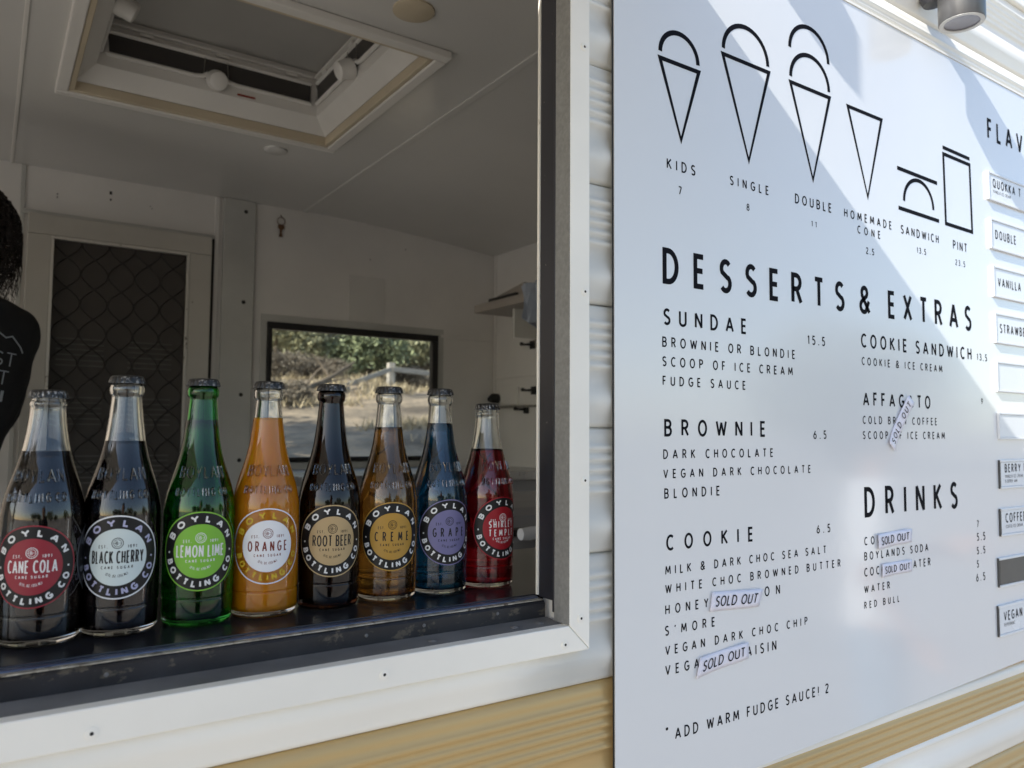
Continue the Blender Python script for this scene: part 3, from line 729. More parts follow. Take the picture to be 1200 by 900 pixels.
LINES=[
  ('DESSERTS', 0.6194, 0.9661, 0.1656, 0.1692, 0.0415) ,
  ('&', 1.0011, 1.0373, 0.1688, 0.1689, 0.0407) ,
  ('EXTRAS', 1.0732, 1.3166, 0.1683, 0.1685, 0.0412) ,
  ('SUNDAE', 0.62, 0.7612, 0.1205, 0.1215, 0.0191) ,
  ('BROWNIE OR BLONDIE', 0.6183, 0.8551, 0.0955, 0.0971, 0.0117) ,
  ('SCOOP OF ICE CREAM', 0.6181, 0.8498, 0.0736, 0.0758, 0.0113) ,
  ('FUDGE SAUCE', 0.6185, 0.7581, 0.0526, 0.0541, 0.0109) ,
  ('15.5', 0.8816, 0.9199, 0.1166, 0.1179, 0.0125) ,
  ('COOKIE SANDWICH', 1.0032, 1.3137, 0.1209, 0.1221, 0.0202) ,
  ('13,5', 1.3309, 1.3651, 0.122, 0.1229, 0.0118) ,
  ('COOKIE & ICE CREAM', 1.0038, 1.2204, 0.0958, 0.0984, 0.0114) ,
  ('AFFAGATO', 1.0048, 1.1827, 0.0386, 0.0409, 0.02) ,
  ('9', 1.3405, 1.3493, 0.0509, 0.0511, 0.0101) ,
  ('COLD BREW COFFEE', 1.0031, 1.2004, 0.0146, 0.0159, 0.0113) ,
  ('SCOOP OF ICE CREAM', 1.0023, 1.2224, -0.0061, -0.0055, 0.0113) ,
  ('BROWNIE', 0.6205, 0.7943, -0.0038, -0.0026, 0.0195) ,
  ('6.5', 0.8905, 0.9189, -0.0062, -0.0053, 0.0115) ,
  ('DARK CHOCOLATE', 0.6188, 0.8082, -0.0278, -0.028, 0.0108) ,
  ('VEGAN DARK CHOCOLATE', 0.6187, 0.8837, -0.0486, -0.05, 0.0104) ,
  ('BLONDIE', 0.62, 0.7101, -0.071, -0.0717, 0.0114) ,
  ('COOKIE', 0.6225, 0.7684, -0.128, -0.1286, 0.0177) ,
  ('6.5', 0.8939, 0.9236, -0.1277, -0.1276, 0.0113) ,
  ('MILK & DARK CHOC SEA SALT', 0.6208, 0.9134, -0.1539, -0.1544, 0.0102) ,
  ('WHITE CHOC BROWNED BUTTER', 0.6206, 0.9445, -0.1747, -0.174, 0.0102) ,
  ('HONEY', 0.6204, 0.6889, -0.1961, -0.1976, 0.0108) ,
  ('ON', 0.7882, 0.8176, -0.1958, -0.1963, 0.0121) ,
  ("S'MORE", 0.6197, 0.6996, -0.219, -0.2198, 0.0108) ,
  ('VEGAN DARK CHOC CHIP', 0.6201, 0.8714, -0.24, -0.2406, 0.0104) ,
  ('VEGAN', 0.6199, 0.6881, -0.2614, -0.2619, 0.0111) ,
  ('AISIN', 0.7539, 0.809, -0.2623, -0.2625, 0.0125) ,
  ('DRINKS', 1.0028, 1.256, -0.1142, -0.1123, 0.0418) ,
  ('7', 1.3139, 1.3213, -0.1461, -0.146, 0.0113) ,
  ('5.5', 1.3126, 1.3404, -0.1671, -0.1676, 0.0128) ,
  ('5.5', 1.3112, 1.339, -0.1881, -0.1888, 0.0118) ,
  ('5', 1.3099, 1.3173, -0.209, -0.2092, 0.0117) ,
  ('6.5', 1.3064, 1.3362, -0.2301, -0.2311, 0.0127) ,
  ('COFFEE', 1.0006, 1.0821, -0.1513, -0.1505, 0.0115) ,
  ('BOYLANDS SODA', 0.9998, 1.1651, -0.1715, -0.1709, 0.0114) ,
  ('COCONUT WATER', 0.999, 1.1705, -0.1939, -0.192, 0.0118) ,
  ('WATER', 0.9982, 1.0607, -0.2144, -0.2162, 0.0105) ,
  ('RED BULL', 0.9973, 1.0842, -0.2362, -0.2357, 0.0096) ,
  ('*', 0.6194, 0.6253, -0.3234, -0.324, 0.0086) ,
  ('ADD WARM FUDGE SAUCE! 2', 0.6342, 0.9134, -0.3327, -0.331, 0.0125) ,
  ('KIDS', 0.6269, 0.6737, 0.2993, 0.3006, 0.0127) ,
  ('7', 0.6452, 0.6513, 0.2731, 0.2734, 0.01) ,
  ('SINGLE', 0.7337, 0.8071, 0.3009, 0.3015, 0.0118) ,
  ('8', 0.764, 0.771, 0.2745, 0.2748, 0.009) ,
  ('DOUBLE', 0.8604, 0.9401, 0.2998, 0.3014, 0.0132) ,
  ('11', 0.8945, 0.9057, 0.2749, 0.2753, 0.0083) ,
  ('HOMEMADE', 0.9693, 1.0878, 0.2995, 0.3011, 0.0125) ,
  ('CONE', 1.0004, 1.0576, 0.2813, 0.283, 0.0117) ,
  ('2.5', 1.0203, 1.0408, 0.2549, 0.2563, 0.0098) ,
  ('SANDWICH', 1.1124, 1.2208, 0.2977, 0.3, 0.0135) ,
  ('13.5', 1.1558, 1.1822, 0.2749, 0.2759, 0.0095) ,
  ('PINT', 1.2646, 1.3095, 0.2948, 0.2982, 0.015) ,
  ('23.5', 1.2703, 1.3017, 0.2715, 0.2717, 0.0096) ,
  ('FLAVOURS', 1.3918, 1.675, .5042, .5042, .0375),
]

def line(s, x0, x1, y0, y1, h):
    bm = bmesh.new(); y = (y0+y1)/2
    big = h > .03; sw = h*(.155 if big else .160 if h > .016 else .150)
    xs = 1.0 if big else 1.14
    if h > .016:                                 # headings: every letter is cut and stuck on by itself
        bm.free(); put_text(None, s, x0, y, h, onb, sw, xs=xs, x1=x1 if len(s) > 1 else None, each=lambda b: PB(obj('letter', b, M['vinyl'], flat=False))); return
    put_text(bm, s, x0, y, h, onb, sw, xs=xs, x1=x1 if len(s) > 1 else None)
    PB(obj('lettering', bm, M['vinyl'], flat=False))
for l in LINES: line(*l)
def strokes(name, lst, hw=.0030):
    bm = bmesh.new()
    for i, p in enumerate(lst): ribbon(bm, p, hw, onb, i*1e-5)
    PB(obj(name, bm, M['vinyl'], flat=False))
def cone(x0, x1, yt, xb, yb, arcs_=()):
    L = [[(x0,yt),(xb,yb),(x1,yt),(x0,yt)]]
    for (a0, a1, yb_, ytop) in arcs_:
        c = (a0+a1)/2; L.append(arc(c, yb_, (a1-a0)/2, ytop-yb_, 180, 0, 20))
    strokes('cone_symbol', L)
cone(.6171, .6810, .4266, .6505, .3375, [(.6177,.6797,.4345,.4635)])
cone(.7234, .8107, .4616, .7695, .3380, [(.7247,.8088,.4690,.5075)])
cone(.8546, .9406, .4615, .9000, .3390, [(.8555,.9393,.4693,.5080), (.8544,.9390,.5085,.5470)])
cone(.9831, 1.0677, .4606, 1.0280, .3385)
strokes('sandwich_symbol', [[(1.1067,.3973),(1.2208,.3950)], [(1.1077,.3371),(1.2238,.3352)], arc(1.1655, .3500, .0420, .0385, 180, 0, 20)])
strokes('pint_symbol', [[(1.2409,.4575),(1.3271,.4560)], [(1.2424,.4470),(1.3264,.4460),(1.3286,.3338),(1.2446,.3347),(1.2424,.4470)]])
# faint old scuffs at the lower edge of the board
# flavour name plates in channels
PL = [(1.3811,.4467,.402),(1.3844,.3668,.3145),(1.3879,.286,.2323),(1.3894,.2066,.1549),(1.3898,.1248,.0735),(1.3917,.0393,-.006),(1.3904,-.0399,-.0876),(1.3873,-.1197,-.1654),(1.3765,-.1994,-.247),(1.3701,-.2755,-.3256)]
PT = [('QUOKKA T', 'VANILLA ICE CREAM'), ('DOUBLE', ''), ('VANILLA', ''), ('STRAWBERRY', ''), ('', ''), ('', ''), ('BERRY R', 'VANILLA ICE CREAM|& BERRY JAM'), ('COFFEE', 'COFFEE ICE CREAM'), (None, ''), ('VEGAN', 'PEPPERMINT')]
PLAB = ['topmost white flavour plate, lettered QUOKKA, just below the FLAV heading', 'white flavour plate lettered DOUBLE', 'white flavour plate lettered VANILLA in large capitals', 'white flavour plate lettered STRAWB',
        'blank white flavour plate directly below the STRAWB plate', 'blank white flavour plate directly above the BERRY plate', 'flavour plate lettered BERRY with two small lines beneath', 'flavour plate lettered COFFEE with a small line beneath',
        'dull dark grey blank plate between COFFEE and VEGAN', 'bottom flavour plate lettered VEGAN with a small line beneath']
for k, (t0, ha, hb) in enumerate(PL):
    hb = max(hb, ha-.053) if k else ha-.049
    t0, ha, hb = t0*S_, ha*S_, hb*S_
    pe = empty('flavour_plate', (t0+.17, NB-.004, (ha+hb)/2+E), PLAB[k] + ' on the menu board', 'name plate', 'flavour plates on the menu board')
    def pp(o): o.parent = pe; o.matrix_parent_inverse = Matrix.Translation(-Vector(pe.location)); return o
    pw = .36; low = k >= 6
    dn = .0032
    bm = bmesh.new(); box(bm, t0+.0045, t0+pw, NB-dn, NB-.0006, hb+.004+E, ha-.004+E)
    pp(obj('plate', bm, M['plate_grey'] if PT[k][0] is None else M['plate_white'], bevel=.0006))
    cm = M['channel'] if not low else M['plate_edge'] if False else M['channel']
    for (a, b) in ((ha-.0038, ha), (hb, hb+.0038)):
        bm = bmesh.new(); box(bm, t0+.002, t0+pw, NB-dn-.0014, NB-.0002, a+E, b+E); pp(obj('channel', bm, cm, bevel=.0006))
    bm = bmesh.new(); box(bm, t0, t0+.0042, NB-dn-(-.0003 if low else .0014), NB-.0003, hb+.0003+E, ha-.0003+E)
    pp(obj('end_stop', bm, M['plate_edge'] if low else M['channel'], bevel=.0005))
    if PT[k][0]:
        bm = bmesh.new(); fp = lambda u, v, kk: (u, NB-dn-.0002-kk, v+E)
        small = PT[k][1].split('|') if PT[k][1] else []
        ch_ = .0165 if len(small) < 2 else .0150
        yb_ = (ha+hb)/2 - ch_/2 + (.007 if small else 0) + (.0035 if len(small) > 1 else 0)
        put_text(bm, PT[k][0], t0+.018, yb_, ch_, fp, ch_*.145, tr=.0048)
        for i, s in enumerate(small): put_text(bm, s, t0+.0185, yb_-.0095-i*.0085, .0058, fp, .0006, tr=.0014)
        pp(obj('lettering', bm, M['vinyl'], flat=False))
# SOLD OUT strips stuck over sold lines
def sticker(c, label, curl, kk=0.0):
    (bl, br_, tr2, tl) = [Vector(p)*S_ for p in c]
    def f(a, b, k=0):
        p = bl*(1-a)*(1-b) + br_*a*(1-b) + tr2*a*b + tl*(1-a)*b
        d = .0016 + kk + curl*(a-.45)**2*4 + .0006*sin(a*7+c[0][0]*50)
        return (p.x, NB - d - k, p.y + E)
    cen = f(.5, .5)
    e_ = empty('sold_out_sticker', cen, label, 'sticker', 'sold out strips on the menu board')
    bm = bmesh.new(); gr = [[bm.verts.new(f(i/14, j/4)) for j in range(5)] for i in range(15)]
    for i in range(14):
        for j in range(4): bm.faces.new((gr[i][j], gr[i+1][j], gr[i+1][j+1], gr[i][j+1]))
    o = obj('strip', bm, M['sticker'], smooth=True); md = o.modifiers.new('s', 'SOLIDIFY'); md.thickness = .0004; md.offset = 1 
    wd = (br_-bl).length; ht = (tl-bl).length
    bm = bmesh.new()
    put_text(bm, 'SOLD OUT', wd*.09, ht*.22, ht*.56, lambda u, v, k: f(u/wd, v/ht, k+.0006), ht*.070, xs=1.15, x1=wd*.92, maxseg=.004)
    o2 = obj('lettering', bm, M['vinyl'], flat=False)
    for q_ in (o, o2): q_.parent = e_; q_.matrix_parent_inverse = Matrix.Translation(-Vector(cen))
sticker([(1.0670,-.0120),(1.1200,.0600),(1.1395,.0440),(1.0835,-.0275)][0:1] + [(1.1180,.0600)] + [(1.1395,.0420)] + [(1.0850,-.0270)] if False else [(1.0760,-.0225),(1.1280,.0470),(1.1135,.0585),(1.0615,-.0110)], 'steeply slanted curling SOLD OUT strip across the AFFAGATO lines', .004)
sticker([(.6889,-.2015),(.7746,-.2055),(.7829,-.1855),(.6936,-.1800)], 'SOLD OUT strip covering the line that begins HONEY', .0012)
sticker([(.6656,-.2719),(.7539,-.2630),(.7542,-.2440),(.6722,-.2500)], 'lowest SOLD OUT strip, tilted over the VEGAN raisin line', .0012)
sticker([(1.0305,-.1585),(1.1130,-.1537),(1.1150,-.1345),(1.0290,-.1375)], 'upper SOLD OUT strip under the DRINKS heading', .002)
sticker([(1.0386,-.1975),(1.1145,-.1955),(1.1150,-.1790),(1.0393,-.1790)], 'lower SOLD OUT strip in the drinks list, over the COCO line', .001)

# ------------------------------------------------------------------ wall lamps above the board
def wall_lamp(t, n, hb, label):
    e_ = empty('wall_lamp', (t, n, hb+E), label, 'lamp', 'spot lamps above the menu board')
    def pp(o): o.parent = e_; return o
    L0 = .090
    bm = bmesh.new(); lathe(bm, [(.0285,.004),(.0285,0),(.0322,0),(.0332,.0015),(.0332,L0-.002),(.031,L0),(0,L0)], 48); pp(obj('body', bm, M['lamp'], smooth=True))
    bm = bmesh.new(); lathe(bm, [(.0255,.001),(.0255,-.0006),(.0318,-.0006),(.0318,.0008)], 48); pp(obj('rim', bm, M['lamp_rim'], smooth=True))
    bm = bmesh.new(); lathe(bm, [(0,.004),(.014,.0042),(.0272,.0015)], 40); pp(obj('lens', bm, M['lens'], smooth=True))
    bm = bmesh.new(); tube(bm, [(0,.020,.062),(0,.65-n-.012,.102)], .011, 16); lathe(bm, [(0,.02),(.014,.018),(.019,.008),(.019,-.008),(.014,-.018),(0,-.02)], 20, (0,.045,.068)); pp(obj('arm', bm, M['lamp_dark'], smooth=True))
    bm = bmesh.new(); lathe(bm, [(0,.012),(.026,.012),(.028,.009),(.028,0)], 32); o = pp(obj('wall_plate', bm, M['lamp_dark'], smooth=True)); o.rotation_euler = (pi/2,0,0); o.location = (0, .652-n, .102)
wall_lamp(1.2540, .586, .652, 'dark grey cylinder spot lamp over the flavours end of the board')
wall_lamp(.585, .586, .835, 'dark grey cylinder spot lamp nearer the serving window')

# ------------------------------------------------------------------ soda bottles
BR = .0315
PROFB = [(0,.0030),(.020,.0022),(.0262,.0004),(.0292,.0012),(.0308,.0050),(.0312,.012),(.0312,.0225),(.0312,.0234),(.03115,.0237),(.0307,.0242),(.03065,.0246),(.03065,.0255),(.0307,.0259),(.03145,.0264),(.0315,.0268),(.0315,.0280),(.0316,.060),(.0315,.100),(.0313,.1055),(.0306,.111),(.0294,.118),(.0278,.125),(.0252,.1335),(.0222,.143),(.0194,.153),(.0170,.164),(.0153,.176),(.0140,.187),(.0131,.197),(.0124,.2045),(.0123,.2065),(.0137,.2083),(.0143,.2108),(.0143,.2135),(.0137,.2156),(.0123,.2172),(.0123,.2190)]
PROFS = PROFB[:PROFB.index((.0170,.164))+1] + [(.0152,.175),(.0141,.184),(.0135,.192),(.0133,.1955),(.0139,.1966),(.0140,.1982),(.0132,.1994),(.0126,.2010),(.0126,.2040)]
def r_at(prof, z):
    for (a, za), (b, zb) in zip(prof[:-1], prof[1:]):
        if za <= z <= zb and zb > .006: return a + (b-a)*(z-za)/(zb-za)
    return prof[-1][0]
def inner(prof, d=.0022, base=.007):
    p = [(max(.001, r - d), z) for r, z in prof if z > .010]
    return [(0, base-.0008), (.018, base-.0005), (p[0][0]-.003, base), (p[0][0]-.0006, base+.003)] + p
def glassmat(name, col, rough=.0): return mat(name, col, rough, trans=1.0, ior=1.5)
M['glass_clear'] = glassmat('clear bottle glass', (.97, .985, .975))
M['glass_green'] = glassmat('green bottle glass', (.055, .42, .07))
M['glass_brown'] = glassmat('dark amber bottle glass', (.07, .025, .012))
def embmat(name, col):
    m = bpy.data.materials.new(name); m.use_nodes = True; t = m.node_tree; p = t.nodes['Principled BSDF']
    p.inputs['Base Color'].default_value = (*col, 1); p.inputs['Roughness'].default_value = .06; p.inputs['Specular IOR Level'].default_value = .5
    tr = t.nodes.new('ShaderNodeBsdfTransparent'); tr.inputs[0].default_value = (.9, .9, .9, 1)
    gl = t.nodes.new('ShaderNodeBsdfGlossy'); gl.inputs['Roughness'].default_value = .05
    fr = t.nodes.new('ShaderNodeFresnel'); fr.inputs[0].default_value = 2.1; mx = t.nodes.new('ShaderNodeMixShader')
    t.links.new(fr.outputs[0], mx.inputs[0]); t.links.new(tr.outputs[0], mx.inputs[1]); t.links.new(gl.outputs[0], mx.inputs[2])
    t.links.new(mx.outputs[0], t.nodes['Material Output'].inputs[0]); return m
M['emboss'] = embmat('raised clear glass lettering', (.5, .5, .5))
M['cap'] = mat('black crown cap enamel', (.012, .012, .012), .34, coat=.15)
M['cap_skirt'] = mat('black and silver cap skirt', (.022, .021, .02), .32, metal=.4, wear=(420, .54, (.36, .35, .34), (1, 1, .6)))
def flatm(name, c, r=.4): return mat(name, c, r, nz=(30, .05), spec=.3)
INK = dict(white=flatm('white label ink', (.72,.72,.72)), black=flatm('black label ink', (.010,.010,.011)), red=flatm('red label ink', (.27,.026,.040)), pale=flatm('pale label ink', (.60,.68,.68)),
    lav=flatm('lavender white ink', (.42,.42,.60)), green=flatm('lime green label ink', (.20,.46,.05)), yellow=flatm('yellow label ink', (.62,.42,.03)), tan=flatm('tan label ink', (.46,.33,.17)),
    gold=flatm('gold label ink', (.42,.24,.045)), lilac=flatm('lilac label ink', (.165,.155,.30)), crimson=flatm('crimson label ink', (.29,.012,.020)), offw=flatm('bright white label ink', (.74,.75,.78)),
    maroon=flatm('maroon label ink', (.16,.02,.01)), ghost=flatm('grey reverse label ink', (.10,.11,.12)))
def liquid(name, col, trans=1.0, rough=0.0, **k): return mat(name, col, rough, trans=trans, ior=1.34, **k)
LIQ = dict(cola=liquid('cola', (.006,.003,.002), 0), cherry=liquid('black cherry soda', (.005,.002,.003), 0), lime=liquid('lime soda', (.72,.80,.66)), orange=liquid('cloudy orange soda', (.72,.285,.003), 0, .35, sss=.3),
    root=liquid('root beer', (.10,.03,.008), .6), creme=liquid('amber creme soda', (.62,.30,.055)), grape=liquid('deep blue grape soda', (.008,.13,.30)), temple=liquid('red cherry soda', (.55,.008,.020)))

def label_on(parent, az, zc, out, band, disc, txt, main, mcol, sc=1.0):
    def f(u, v, k):
        a = az + u*sc/BR; r = BR + .00025 + k
        return (r*sin(a), -r*cos(a), zc+v*sc)
    bm = bmesh.new()
    mats = [INK[out], INK[band] if band else None, INK[disc], INK[txt], INK[mcol]]
    mats = [m if m is not None else INK[out] for m in mats]
    def ring(r0_, r1_, k, mi, nr):
        N = 72; rows = []
        for j in range(nr+1):
            rr_ = r0_ + (r1_-r0_)*j/nr
            rows.append([bm.verts.new(f(rr_*cos(2*pi*i/N), rr_*sin(2*pi*i/N), k)) for i in range(N)] if rr_ > 1e-6 else [bm.verts.new(f(0, 0, k))])
        for a, b in zip(rows[:-1], rows[1:]):
            for i in range(N):
                j = (i+1) % N
                fc = bm.faces.new((a[i], a[j], b[j], b[i])) if len(a) > 1 else bm.faces.new((a[0], b[j], b[i]))
                fc.material_index = mi; fc.smooth = True
    ring(.0342, .0353, .00006, 0, 1)
    if band: ring(.0238, .0342, .00002, 1, 4)
    ring(0, .0240, .00006, 2, 9)
    lab = obj('label', bm, mats, parent, flat=False)
    bm = bmesh.new()
    rc = .0259; cap_ = .0062; sw = .00155
    def topf(u, v, k): th = pi/2 - u/(rc+cap_*.4); ro = rc+v; return f(ro*cos(th), ro*sin(th), k+.00012)
    def botf(u, v, k): th = -pi/2 + u/(rc+cap_*.5); ro = rc+cap_-v; return f(ro*cos(th), ro*sin(th), k+.00012)
    W1, W2 = .0335, .0385
    put_text(bm, 'BOYLAN', -W1, 0, cap_, topf, sw, xs=1.75, x1=W1, maxseg=.0015, dk=4e-6, mi=0)
    put_text(bm, 'BOTTLING CO', -W2, 0, cap_, botf, sw, xs=1.3, x1=W2, maxseg=.0015, dk=4e-6, mi=0)
    for s in (-1, 1):
        ribbon(bm, [(s*.0291-.0008, -.001), (s*.0291+.0008, -.001)], .0008, lambda u, v, k: f(u, v, k+.00012), 0)
    ft = lambda u, v, k: f(u, v, k+.00012)
    # names in the middle, small print, the round emblem
    big = main.split('|')
    if len(big) == 1:
        s = big[0]; n = len(s); wdt = {True: .0385, False: .0365}[n > 8]
        if n <= 6: put_text(bm, s, -.0185, -.0050, .0098, ft, .00125, xs=.62, x1=.0185, maxseg=.0015, dk=4e-6, mi=1)
        else: put_text(bm, s, -.0212 if n > 9 else -.0198, -.0054, .0110, ft, .00125, xs=.64, x1=.0212 if n > 9 else .0198, maxseg=.0015, dk=4e-6, mi=1)
        ly = -.0098
    else:
        put_text(bm, big[0], -.0172, .0006, .0078, ft, .00115, xs=.7, x1=.0165, maxseg=.0015, dk=4e-6, mi=1)
        put_text(bm, big[1], -.0172, -.0089, .0078, ft, .00115, xs=.7, x1=.0172, maxseg=.0015, dk=4e-6, mi=1); ly = -.0128
    put_text(bm, 'CANE SUGAR', -.0125, ly, .0026, ft, .00048, xs=.9, x1=.0125, maxseg=.002, dk=4e-6, mi=1)
    r5 = .0178
    arcf = lambda u, v, k: f((r5-v)*cos(-pi/2+u/r5), (r5-v)*sin(-pi/2+u/r5)+.0008, k+.00012)
    put_text(bm, '12 FL. OZ. (355 ML)', -.0095, 0, .0024, arcf, .00038, xs=.7, x1=.0095, maxseg=.002, dk=4e-6, mi=1)
    put_text(bm, 'EST.', -.0150, .0076, .0028, ft, .00046, xs=.9, x1=-.0078, maxseg=.002, dk=4e-6, mi=1)
    put_text(bm, '1891', .0078, .0076, .0028, ft, .00046, xs=.9, x1=.0150, maxseg=.002, dk=4e-6, mi=1)
    for rr_, ww in ((.0044, .0003), (.0030, .00022)): ribbon(bm, arc(0, .0118, rr_, rr_, 90, 450, 26), ww, ft, 0, mi=1)
    put_text(bm, 'B', -.0014, .0102, .0032, ft, .0005, xs=1.1, maxseg=.002, mi=1)
    ribbon(bm, [(-.0026, .0118), (.0026, .0118)], .0002, ft, 3e-5, mi=1)
    obj('lettering', bm, [INK[txt], INK[mcol]], lab, flat=False)
    return lab
def bottle(x, az, short, glass, liq, level, lab, label, wob):
    root = empty('soda_bottle', (x, .770+wob, -.1762+E+.0003), label, 'bottle', 'soda bottles lined up on the counter')
    pr = PROFS if short else PROFB
    bm = bmesh.new(); inn = inner(pr)
    lathe(bm, pr + [(pr[-1][0]-.0006, pr[-1][1]+.0004)] + inn[::-1], 72)
    o = obj('glass', bm, M[glass], root, smooth=False)
    for p in o.data.polygons: p.use_smooth = True
    # liquid reaches a little into the glass wall
    lp = [(max(0, r+.0007 if r > .001 else 0), z-.0004) for r, z in inn if z < level]
    rl = r_at(pr, level)-.0022+.0007
    bm = bmesh.new(); lathe(bm, lp + [(rl, level), (rl-.0016, level-.0006), (0, level-.0007)], 56)
    o = obj('soda', bm, LIQ[liq], root)
    for p in o.data.polygons: p.use_smooth = True
    # crown cap with 21 crimps
    zt = pr[-1][1]
    bm = bmesh.new()
    cp = [(.0126, zt-.0012), (.0150, zt-.0012), (.0147, zt+.0008), (.0142, zt+.0030), (.0136, zt+.0044), (.0126, zt+.0054), (.0108, zt+.0058), (0, zt+.0058)]
    lathe(bm, cp, 126, rmod=lambda a, k: 1 + (.024 if k == 1 else .018 if k == 2 else .008 if k == 3 else 0)*cos(21*a), mi=lambda k: 1 if 1 <= k <= 3 else 0)
    obj('crown_cap', bm, [M['cap'], M['cap_skirt']], root, smooth=False)
    for p in root.children[-1].data.polygons: p.use_smooth = True
    # raised words on the shoulder
    bm = bmesh.new(); aze = radians(az)
    for s, zc, h, wdt, xs in (('BOYLAN', .1325, .0115, .0200, 1.15), ('BOTTLING CO', .1165, .0082, .0235, .9)):
        def fe(u, v, k, zc=zc):
            z = zc+v; r = r_at(pr, z) + .00005 + k; a = aze + u/r_at(pr, zc+.005); return (r*sin(a), -r*cos(a), z)
        put_text(bm, s, -wdt, 0, h, fe, .0017, xs=xs, x1=wdt, maxseg=.0022, ridge=.0015)
    for s in (0,):
        pass
    obj('embossed_words', bm, M['emboss'], root, smooth=False, flat=False)
    for p in root.children[-1].data.polygons: p.use_smooth = True
    label_on(root, radians(az), .0680 if x > .06 else .0655, *lab, sc=1.0 if x > .06 else .94)
    if x < .06:
        label_on(root, radians(az+130), .0680, 'ghost', 'black', 'ghost', 'ghost', 'CANE COLA', 'black')
SPEC = [
 (.0440, -16, 1, 'glass_clear', 'cola', .158, ('red','black','red','white','CANE COLA','white'), 'short clear bottle of dark soda with a round red CANE COLA label'),
 (.1045, -13, 0, 'glass_clear', 'cherry', .1665, ('offw','black','pale','lav','BLACK CHERRY','black'), 'clear bottle of near black soda with a white BLACK CHERRY label'),
 (.1695, -9, 0, 'glass_green', 'lime', .186, ('green','black','green','white','LEMON LIME','white'), 'green glass bottle with a lime green LEMON LIME label'),
 (.2310, -12, 0, 'glass_clear', 'orange', .189, ('offw',None,'offw','yellow','ORANGE','maroon'), 'bottle of bright orange soda with a white ORANGE label'),
 (.2965, -14, 0, 'glass_brown', 'root', .190, ('tan','black','tan','white','ROOT BEER','black'), 'dark amber glass bottle with a tan ROOT BEER label'),
 (.3615, -15, 0, 'glass_clear', 'creme', .181, ('gold','black','gold','white','CREME','black'), 'clear bottle of amber soda with a gold CREME label'),
 (.4245, -7, 0, 'glass_clear', 'grape', .186, ('lilac','black','lilac','white','GRAPE','black'), 'clear bottle of deep blue soda with a lilac GRAPE label'),
 (.4880, 4, 1, 'glass_clear', 'temple', .157, ('crimson','black','crimson','white','SHIRLEY|TEMPLE','white'), 'short clear bottle of red soda with a red SHIRLEY TEMPLE label'),
]
for k, (x, az, sh, gl_, lq, lv, lb, lab_) in enumerate(SPEC):
    bottle(x, az, sh, gl_, lq, lv, lb, lab_, (.0, .001, 0, -.001, .001, 0, 0, .001)[k])

# ------------------------------------------------------------------ shrubs, fence, trees
def blob_leaves(bm, c, r, n, size, seed, squash=.8, shell=.55):
    rnd = random.Random(seed)
    for _ in range(n):
        d = Vector((rnd.gauss(0,1), rnd.gauss(0,1), rnd.gauss(0,1))).normalized()
        q_ = r*(shell + (1-shell)*rnd.random()) * (.72 + .5*noise.noise(d*1.7 + Vector((seed, 0, 0))) + .25*noise.noise(d*4 + Vector((0, seed, 0))))
        p = Vector(c) + Vector((d.x*q_, d.y*q_, d.z*q_*squash))
        a = Vector((rnd.gauss(0,1), rnd.gauss(0,1), rnd.gauss(0,1)+.4)).normalized(); b = a.orthogonal().normalized(); b = Matrix.Rotation(rnd.random()*6.28, 3, a) @ b; c2 = a.cross(b)
        s = size*(.6+.8*rnd.random())
        v = [bm.verts.new(p + b*s), bm.verts.new(p + c2*s*.45), bm.verts.new(p - b*s), bm.verts.new(p - c2*s*.45)]
        bm.faces.new(v)
def shrub(name, x, y, rad, leaf, label, cat, seed, n=2600, size=.06, trunk=.0, squash=.8, group='shrubs on the hillside', ):
    z = ground_z(x, y)
    e_ = empty(name, (x, y, z), label, cat, group)
    rnd = random.Random(seed); bm = bmesh.new()
    top = trunk + rad*squash*.9
    nb = 7 if trunk else 10
    for i in range(nb):
        a = 2*pi*i/nb + rnd.random(); s = rad*(.35+.4*rnd.random())
        pts = [Vector((0, 0, -.1)), Vector((.1*cos(a)*rad, .1*sin(a)*rad, trunk*.7+.1)), Vector((cos(a)*s*.6, sin(a)*s*.6, top*.7)), Vector((cos(a)*s, sin(a)*s, top*(1.0+.3*rnd.random())))]
        w_ = .05*rad+.02*trunk
        tube(bm, pts, [w_, w_*.8, w_*.45, w_*.15], 6)
    obj('trunk', bm, M['bark'], e_)
    bm = bmesh.new()
    for i in range(6):
        a = 2*pi*i/6 + rnd.random(); q_ = rad*.45
        blob_leaves(bm, (cos(a)*q_, sin(a)*q_, top*.85 + rad*.25*rnd.uniform(-1,1)), rad*.62, n//6, size, seed*10+i, squash)
    obj('crown', bm, leaf, e_, flat=False)
SH = [(5.35,17.4,1.6,'leaf_olive','tall olive shrub at the left of the window view'),(7.2,17.0,1.35,'leaf_green','dense green bush behind the fence post'),(9.2,18.2,1.5,'leaf_olive','dull olive shrub at the right of the window view'),
      (7.0,25.5,3.2,'leaf_olive','big olive shrub high on the slope'),(11.5,28,3.6,'leaf_green','large green bush far up the slope'),(14.2,25.5,3.0,'leaf_grey','pale dry bush behind the right end of the fence'),
      (4.5,14.6,.75,'leaf_grey','dry grey brush low on the left bank'),(5.6,15.2,.65,'leaf_grey','grey twiggy brush beside the left fence rail'),(8.5,16.6,.6,'leaf_grey','small dry brush right of the fence post'),(3.9,12.2,.55,'leaf_grey','lowest dry brush clump on the sandy bank'),
      (17.5,30,3.8,'leaf_olive','broad olive bush at the top right of the slope'),(4.5,27,3.4,'leaf_green','green bush high on the left of the slope'),(2.2,23,3.0,'leaf_olive','olive bush beyond the left edge of the window view')]
